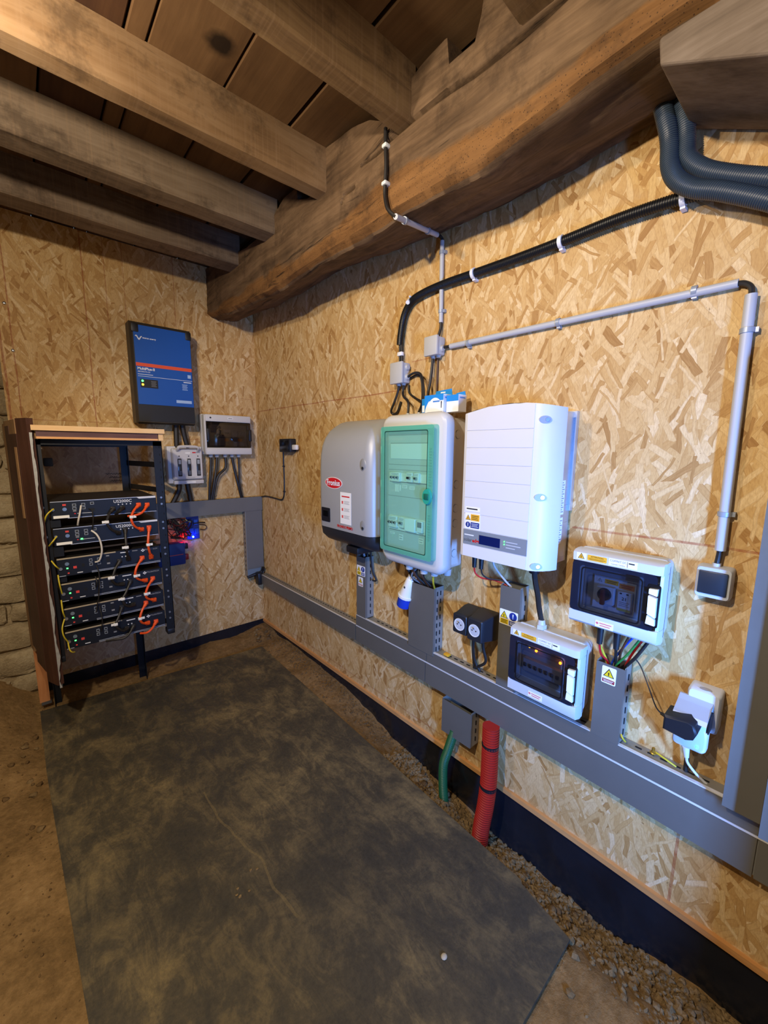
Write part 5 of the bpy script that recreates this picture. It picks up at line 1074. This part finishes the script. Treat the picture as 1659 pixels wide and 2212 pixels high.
# ================================================================== battery rack
RK = M('rack_black', '15171c', .42, .2, var=.08)
t = thing('equipment_rack', 'open black steel rack holding six battery modules', 'rack', (.30, 2.7, 0))
yF, yR = 2.452, 2.92
for x0, x1 in ((.030, .072), (.530, .572)): MB().box(x0, x1, yF, yF+.004, .475, 1.535).box(x0 if x0 < .2 else x1-.003, x0+.003 if x0 < .2 else x1, yF, yF+.045, .475, 1.535).build('post', RK, t, False)
for x0, x1 in ((.012, .046), (.448, .486)): MB().box(x0, x1, yR-.004, yR, -.01, 1.535).box(x0 if x0 < .2 else x1-.003, x0+.003 if x0 < .2 else x1, yR-.04, yR, -.01, 1.535).build('post', RK, t, False)
MB().box(.03, .572, yF, yF+.03, 1.512, 1.538).build('top_bar', RK, t, False); MB().box(.012, .486, yR-.03, yR, 1.505, 1.535).build('top_bar', RK, t, False)
def bar(a, b, h): 
    a, b = Vector(a), Vector(b); n = (b-a).cross(Vector((0, 0, 1))).normalized()*.0015; z = Vector((0, 0, h))
    return MB().loft([[a-n, a+n, a+n+z, a-n+z], [b-n, b+n, b+n+z, b-n+z]])
for zz in (1.395, 1.255, .475, .875): bar((.480, yR-.01, zz), (.566, yF+.03, zz), .030).build('side_arm', RK, t, False); bar((.018, yR-.01, zz), (.036, yF+.03, zz), .030).build('side_arm', RK, t, False)
for x in (.052, .551): MB().rbox(x-.020, x+.020, yF-.004, yF+.05, .448, .480, .006).build('foot', BLACK, t)
for za, zb in ((1.123, 1.158), (.980, 1.028), (.850, .877)): MB().box(.074, .112, yF+.006, yF+.022, za, zb).build('rail_end', RK, t, False)
MB().box(.075, .530, yF+.02, yF+.03, .995, 1.003).build('cross_rail', M('rail_rust', '3a3026', .6, .3), t, False)
MB().rbox(.085, .125, 2.80, 2.86, 1.40, 1.445, .006).build('bracket', M('bracket_grey', '3c434c', .5), t)
for z in [1.235, 1.20, 1.10, 1.065, .955, .92, .83, .795, .705, .67, .58, .545]: MB().cyl((.550, yF, z), (.550, yF-.004, z), .0055, n=8).build('rack_screw', STEEL, t)
for z in (1.222, 1.082): MB().cyl((.052, yF, z), (.052, yF-.004, z), .007, n=8).build('rack_screw', STEEL, t)
m = MB()
for k in range(26): m.box(.047, .056, yF-.0006, yF+.0002, .50+k*.04, .51+k*.04); m.box(.557, .561, yF-.0006, yF+.0002, .50+k*.04, .51+k*.04)
m.build('punched_holes', DARK, t, False)['kind'] = 'stuff'
PAN = M('battery_front', '12161f', .42, .1, var=.06); CHS = M('battery_case', '25221f', .5, .3, var=.08); STR = M('stripe_silver', 'c3cad6', .35, .3, var=.02); TAN = M('stripe_tan', 'a89a80', .6, var=.1)
RJ = M('port_pale', '8f97a4', .4); PORTK = M('port_dark', '07080b', .6); RDM = M('mark_red', 'd8433c', .5)
bx0, bx1 = .078, .524; bw = bx1-bx0; U = lambda u: bx0+bw*u
def battery(kind, z0, z1, label):
    t = thing('battery_module', label, 'battery', (.30, yF, z0), 'battery modules in the rack'); h = z1-z0; Z = lambda v: z1-h*v; f = yF-.006
    MB().box(bx0+.004, bx1-.004, yF, yF+.41, z0+.002, z1-.001).build('case', CHS, t, False)
    MB().rbox(bx0, bx1, f, yF, z0, z1, .002, 1).build('front_panel', PAN, t)
    p = lambda nm, u0, u1, v0, v1, mt, th=.0008: plate(nm, t, 'B', U(u0), U(u1), Z(v1), Z(v0), f, mt, th)
    def rj(u, v, w=.034, hh=.15):
        o = p('data_port', u-w/2, u+w/2, v-hh/2, v+hh/2, RJ, .0012); plate('port_opening', o, 'B', U(u-w*.36), U(u+w*.36), Z(v+hh*.30), Z(v-hh*.30), f-.0012, PORTK, .0004)
    if kind == 'A':
        p('edge_stripe', .005, .80, .012, .045, STR); poly_plate('corner_flash', t, 'B', [(U(.79), Z(.012)), (U(.995), Z(.012)), (U(.995), Z(.13)), (U(.82), Z(.13))], f, M('flash_pale', 'd5dae2', .45), .0009)
        p('edge_stripe', .14, .995, .955, .985, STR); p('serial_label', .02, .155, .80, .95, LWHITE)
        text('lettering', t, 'US2000C', (U(.655), f-.0006, Z(.22)), 'B', .021, WINK, bold=.0002)
        MB().cyl((U(.022), f, Z(.45)), (U(.022), f-.006, Z(.45)), .0065, n=10).build('earth_screw', STEEL, t)
        p('red_label', .105, .135, .17, .27, RDM); MB().cyl((U(.120), f, Z(.46)), (U(.120), f-.004, Z(.46)), .0085, n=14).build('power_button', M('button_silver', '8ea0b0', .3, .6), t)
        for v in (.26, .45): rj(.205, v); rj(.285, v)
        rj(.365, .22); p('dark_port', .350, .385, .50, .68, PORTK)
        p('indicator_light', .20, .212, .72, .77, M('led_dim_red', 'a51414', emit=.8)); p('thin_rule', .225, .36, .735, .755, WINK)
        p('port_print', .19, .22, .56, .62, GINK)
        for u in (.61, .65, .69, .73): MB().cyl((U(u), f, Z(.40)), (U(u), f-.002, Z(.40)), .0030, n=8).build('terminal_mark', WINK, t)
    else:
        p('tan_stripe', .005, .54, .0, .07, TAN, .0012)
        for v in (.90, .965): p('edge_stripe', .30, .995, v, v+.022, STR)
        p('edge_stripe', .005, .07, .94, .97, STR); p('small_caption', .17, .22, .86, .90, WINK)
        MB().cyl((U(.030), f, Z(.55)), (U(.030), f-.006, Z(.55)), .0075, n=10).build('earth_screw', STEEL, t)
        MB().cyl((U(.088), f, Z(.33)), (U(.088), f-.004, Z(.33)), .0085, n=14).build('power_button', M('button_silver', '8ea0b0', .3, .6), t)
        p('indicator_light', .080, .096, .54, .60, LEDG); p('red_mark', .086, .102, .80, .87, RDM); p('red_label', .140, .170, .50, .63, RDM)
        p('dark_port', .215, .242, .42, .60, PORTK)
        for v in (.30, .52): rj(.300, v, .030, .16); rj(.375, v, .030, .16)
        p('dark_port', .445, .480, .30, .52, PORTK); p('port_caption', .448, .478, .58, .66, GINK); p('port_caption', .445, .475, .16, .22, GINK)
        p('model_print', .585, .675, .10, .15, WINK); p('model_print', .705, .76, .09, .13, GINK)
        o = MB(); 
        for a, b in ((0, 0), (.012, .06), (-.012, .06), (0, .12)): o.cyl((U(.815)+a*.45, f, Z(.10+b*.9)), (U(.815)+a*.45, f-.0012, Z(.10+b*.9)), .0034, n=6)
        o.build('emblem', WINK, t); text('lettering', t, 'PYLONTECH', (U(.835), f-.0006, Z(.145)), 'B', .0105, GINK, 'LEFT', bold=.0002)
        for u in (.60, .635): MB().cyl((U(u), f, Z(.36)), (U(u), f-.002, Z(.36)), .0030, n=8).build('terminal_mark', WINK, t)
    return t
b1 = battery('A', 1.162, 1.248, 'top battery module of the rack, its metal lid in view')
b2 = dup(b1, (0, 0, -.129), 'second battery module from the top, with a bright green lamp')
plate('green_lamp', b2, 'B', U(.232), U(.250), 1.162+.086*.24, 1.162+.086*.32, yF-.0068, LEDG, .002)
b3 = battery('B', .880, .972, 'third battery module from the top, first below the wide gap')
for dz, lb in ((-.1255, 'fourth battery module from the top of the rack'), (-.252, 'fifth battery module from the top of the rack'), (-.372, 'lowest battery module in the rack')): dup(b3, (0, 0, dz), lb)
t2 = thing('backing_board', 'greyish strand board fixed behind the battery rack', 'board', (.28, 3.06, .1)); MB().box(.052, .500, YB-.016, YB-.001, .135, 1.515).build('board', osb_material('osb_grey', 'z', [], (.45, 'a39a90')), t2, False)
# cables on the battery fronts
def power_cable(label, pts, mat, r, lab=None, plugs=(1, 1)):
    yy = yF-.010; n = len(pts); P = [(x, yy-.030*math.sin(PI*i/(n-1))-.006, z) for i, (x, z) in enumerate(pts)]
    t = thing('power_cable', label, 'cable', P[n//2], 'cables across the battery fronts')
    MB().tube(P, r, 8).build('sheath', mat, t)
    for e, k, s in ((0, 1, plugs[0]), (n-1, n-2, plugs[1])):
        if not s: continue
        a, b = Vector(P[e]), Vector(P[k]); d = (b-a).normalized()
        MB().cyl(a, a+d*.022, r*1.75, r*1.35, 10).rbox(a.x-r*1.9, a.x+r*1.9, a.y, yF-.004, a.z-r*1.9, a.z+r*1.9, .003).build('plug', mat, t)
    if lab is not None:
        c = Vector(P[lab]); MB().rbox(c.x-r*1.5, c.x+r*1.5, c.y-r*1.4, c.y+r*1.3, c.z-.007, c.z+.007, .002).box(c.x, c.x+.022 if mat is ORANGE else c.x-.020, c.y-.0006, c.y+.0006, c.z-.006, c.z+.006).build('marker', LWHITE, t)
OC = [([(.439, 1.205), (.413, 1.182), (.396, 1.149), (.398, 1.119), (.414, 1.091), (.444, 1.072)], 2, (1, 1), 'orange cable from the top battery to the second, first from the plug row'), ([(.479, 1.202), (.450, 1.170), (.419, 1.156), (.386, 1.150)], None, (1, 0), 'orange cable from the outer plug of the top battery, slipping behind'), ([(.479, 1.079), (.467, 1.032), (.461, .993), (.467, .951), (.478, .915)], 2, (1, 1), 'orange cable from the second battery down to the third'),
      ([(.435, .918), (.409, .890), (.395, .866), (.391, .835), (.408, .809), (.442, .791)], 3, (1, 1), 'orange cable looping from the third battery to the fourth'), ([(.477, .795), (.447, .764), (.431, .727), (.439, .697), (.476, .672)], 2, (1, 1), 'orange cable from the fourth battery down to the fifth'), ([(.435, .666), (.409, .636), (.395, .598), (.406, .567), (.436, .549)], 2, (1, 1), 'orange cable looping from the fifth battery to the lowest'), ([(.476, .547), (.446, .522), (.421, .508), (.396, .503)], None, (1, 0), 'orange cable leaving the lowest battery beneath the rack')]
for p, l, g, lb in OC: power_cable(lb, p, ORANGE, .0058, l, g)
KC = [([(.325, 1.194), (.306, 1.175), (.296, 1.156), (.289, 1.135), (.300, 1.101), (.323, 1.077), (.340, 1.066)], 3, (1, 1), 'black power cable with a white marker between the top two batteries'), ([(.367, 1.195), (.349, 1.184), (.333, 1.164)], None, (1, 0), 'short black power cable dipping behind the top battery'), ([(.369, 1.080), (.364, 1.029), (.363, .994), (.365, .955), (.372, .923)], 2, (1, 1), 'black power cable from the second battery down to the third'), ([(.332, .919), (.308, .887), (.291, .847), (.289, .830), (.305, .803), (.337, .793)], 2, (1, 1), 'black power cable from the third battery to the fourth'),
      ([(.372, .801), (.344, .752), (.326, .725), (.332, .692), (.353, .673), (.377, .671)], 2, (1, 1), 'black power cable from the fourth battery to the fifth'), ([(.323, .670), (.302, .628), (.285, .597), (.297, .567), (.318, .547), (.338, .548)], 2, (1, 1), 'black power cable from the fifth battery to the lowest'), ([(.367, .553), (.342, .526), (.315, .512), (.279, .512), (.240, .508)], None, (1, 0), 'black power cable leaving the lowest battery under the rack')]
for p, l, g, lb in KC: power_cable(lb, p, CABLE, .0058, l, g)
def thin(label, pts, mat, r, y=.012): 
    n = len(pts); return cable('data_cable' if mat is not EYEL else 'earth_wire', label, 'cable' if mat is not EYEL else 'wire', [(x, yF-y-.018*math.sin(PI*i/(n-1)), z) for i, (x, z) in enumerate(pts)], r, mat, 'cables across the battery fronts')
WCAB = M('cable_cream', 'cfc8bc', .5)
thin('pale network cable hanging from the top battery', [(.196, 1.222), (.186, 1.183), (.178, 1.152), (.175, 1.128)], WCAB, .004)
thin('cream network cable curving from the second battery to the third', [(.226, 1.094), (.244, 1.075), (.256, 1.040), (.259, .989), (.246, .941), (.229, .932)], WCAB, .0042)
thin('thin black data cable from the top battery to the second', [(.225, 1.203), (.237, 1.190), (.236, 1.145), (.231, 1.097)], CABLE, .0026)
thin('thin black data cable running from the third battery to the fifth', [(.232, .914), (.238, .883), (.236, .833), (.228, .762), (.220, .721), (.214, .674)], CABLE, .0026)
thin('thin black data cable from the third battery to the fourth', [(.223, .857), (.226, .83), (.222, .802)], CABLE, .0026)
thin('thin black data cable from the fifth battery to the lowest', [(.227, .701), (.232, .639), (.225, .566)], CABLE, .0026)
for k, p in enumerate(([(.091, 1.214), (.073, 1.202), (.060, 1.184), (.052, 1.154)], [(.091, 1.083), (.073, 1.063), (.059, 1.041)], [(.061, .968), (.074, .944), (.086, .924)], [(.079, .895), (.080, .854), (.086, .800)], [(.080, .769), (.080, .719), (.086, .680)], [(.084, .672), (.071, .634), (.073, .592), (.087, .551)], [(.087, .549), (.089, .518), (.097, .501), (.108, .491)])):
    thin('yellow-green earth wire ' + ('at the screw of the top battery', 'at the screw of the second battery', 'running up from the third battery', 'between the third battery and the fourth', 'between the fourth battery and the fifth', 'between the fifth battery and the lowest', 'hanging free below the lowest battery')[k], p, EYEL, .0030)
# wooden top of the rack
PINE = wood('pale_pine', 'b98f5e', 'd2ac7c', 'e2c49a', 'x', 1.2, .65, .2); RDW = wood('stained_board', '38252a', '54393a', '6e4f4a', 'x', 1.0, .55, .25)
t = thing('wooden_shelf', 'wooden shelf top with a dark stained front board over the battery rack', 'shelf', (.31, 2.6, 1.54))
MB().box(.043, .576, 2.392, 2.93, 1.575, 1.598).build('top_board', PINE, t, False); MB().box(.058, .545, 2.402, 2.424, 1.543, 1.575).build('front_board', RDW, t, False)
MB().box(.058, .545, 2.400, 2.426, 1.5385, 1.548).build('lower_strip', wood('orange_pine', 'b07a48', 'cb9460', 'dcae80', 'x', 1.2, .65, .2), t, False); MB().box(.548, .570, 2.402, 2.90, 1.5385, 1.575).build('side_board', PINE, t, False)
# old panelled door used as the side of the rack
DRW = wood('old_door_paint', '261711', '40271e', '57382c', 'z', .9, .5, .2); DRL = wood('old_door_worn', '543c24', '866543', 'a5845a', 'z', .9, .6, .3)
t = thing('wooden_side_panel', 'old brown panelled wood leaning upright against the side of the rack', 'panel', (0, 2.6, .35))
def slab(parent, name, mat, xa, ya, xb, yb_, z0, z1, th, rb=True):
    a, b = Vector((xa, ya, 0)), Vector((xb, yb_, 0)); n = (b-a).cross(Vector((0, 0, 1))).normalized()*th
    q = [a, b, b-n, a-n]; return MB().loft([[p+Vector((0, 0, z)) for p in q] for z in (z0, z1)]).build(name, mat, parent, False)
slab(t, 'front_stile', DRW, .030, 2.415, -.006, 2.50, .352, 1.628, -.026)
slab(t, 'lock_strip', DRL, -.014, 2.52, -.020, 2.535, 1.17, 1.50, -.032)
slab(t, 'inner_panel', DRW, -.008, 2.505, -.036, 2.66, .40, 1.56, -.012)
slab(t, 'middle_stile', DRW, -.034, 2.66, -.048, 2.76, .46, 1.60, -.018)
slab(t, 'rear_stile', DRL, -.046, 2.78, -.058, 2.87, .41, 1.615, -.020)
slab(t, 'top_rail', DRL, -.010, 2.52, -.050, 2.78, 1.50, 1.625, -.022)
OP = wood('orange_plank', '9c5c34', 'b87a4a', 'cc9464', 'z', 1.0, .65, .2)
t2 = thing('wooden_plank', 'bare orange plank standing behind the foot of the panelled wood', 'plank', (-.02, 2.9, .1)); MB().box(-.052, -.006, 2.885, 2.905, .055, .46).build('board', OP, t2, False)
MB().box(-.045, .0, 2.88, 2.90, .04, .056).build('foot_block', M('block_grey', '4c4a4a', .7), t2, False)
m = MB(); rings = []
for i in range(70):
    z = .34+(1.565-.34)*i/69; w = .006*noise.noise(Vector((z*9, 1, 2)))+.004*noise.noise(Vector((z*31, 4, 2)))
    rings.append([(.036, 2.408, z), (.045+w*1.3, 2.408, z), (.047+w*1.3, 2.440, z), (.038, 2.444, z)])
m.loft(rings); tag(m.build('insulation_strip', M('foil_foam', '9c9b97', .45, .1, var=.35, vs=60)), 'wavy pale strip of insulation between the panelled wood and the rack', 'insulation')
m = MB().box(.045, .085, 2.425, 2.445, 1.565, 1.573); 
# handwriting on the board behind the rack
m = MB()
for r, (x0, w) in enumerate(((.385, .10), (.40, .075), (.405, .09))):
    z = 1.338-r*.022; P = []
    for k in range(22): P.append((x0+w*k/21, YB-.0172, z+.006*math.sin(k*2.1+r)*(1 if k % 5 else .1)))
    m.tube(P, .0011, 4, 2)
tag(m.build('pencil_note', M('pencil', '3a2c26', .8)), 'three short handwritten lines on the board inside the rack', 'handwriting')
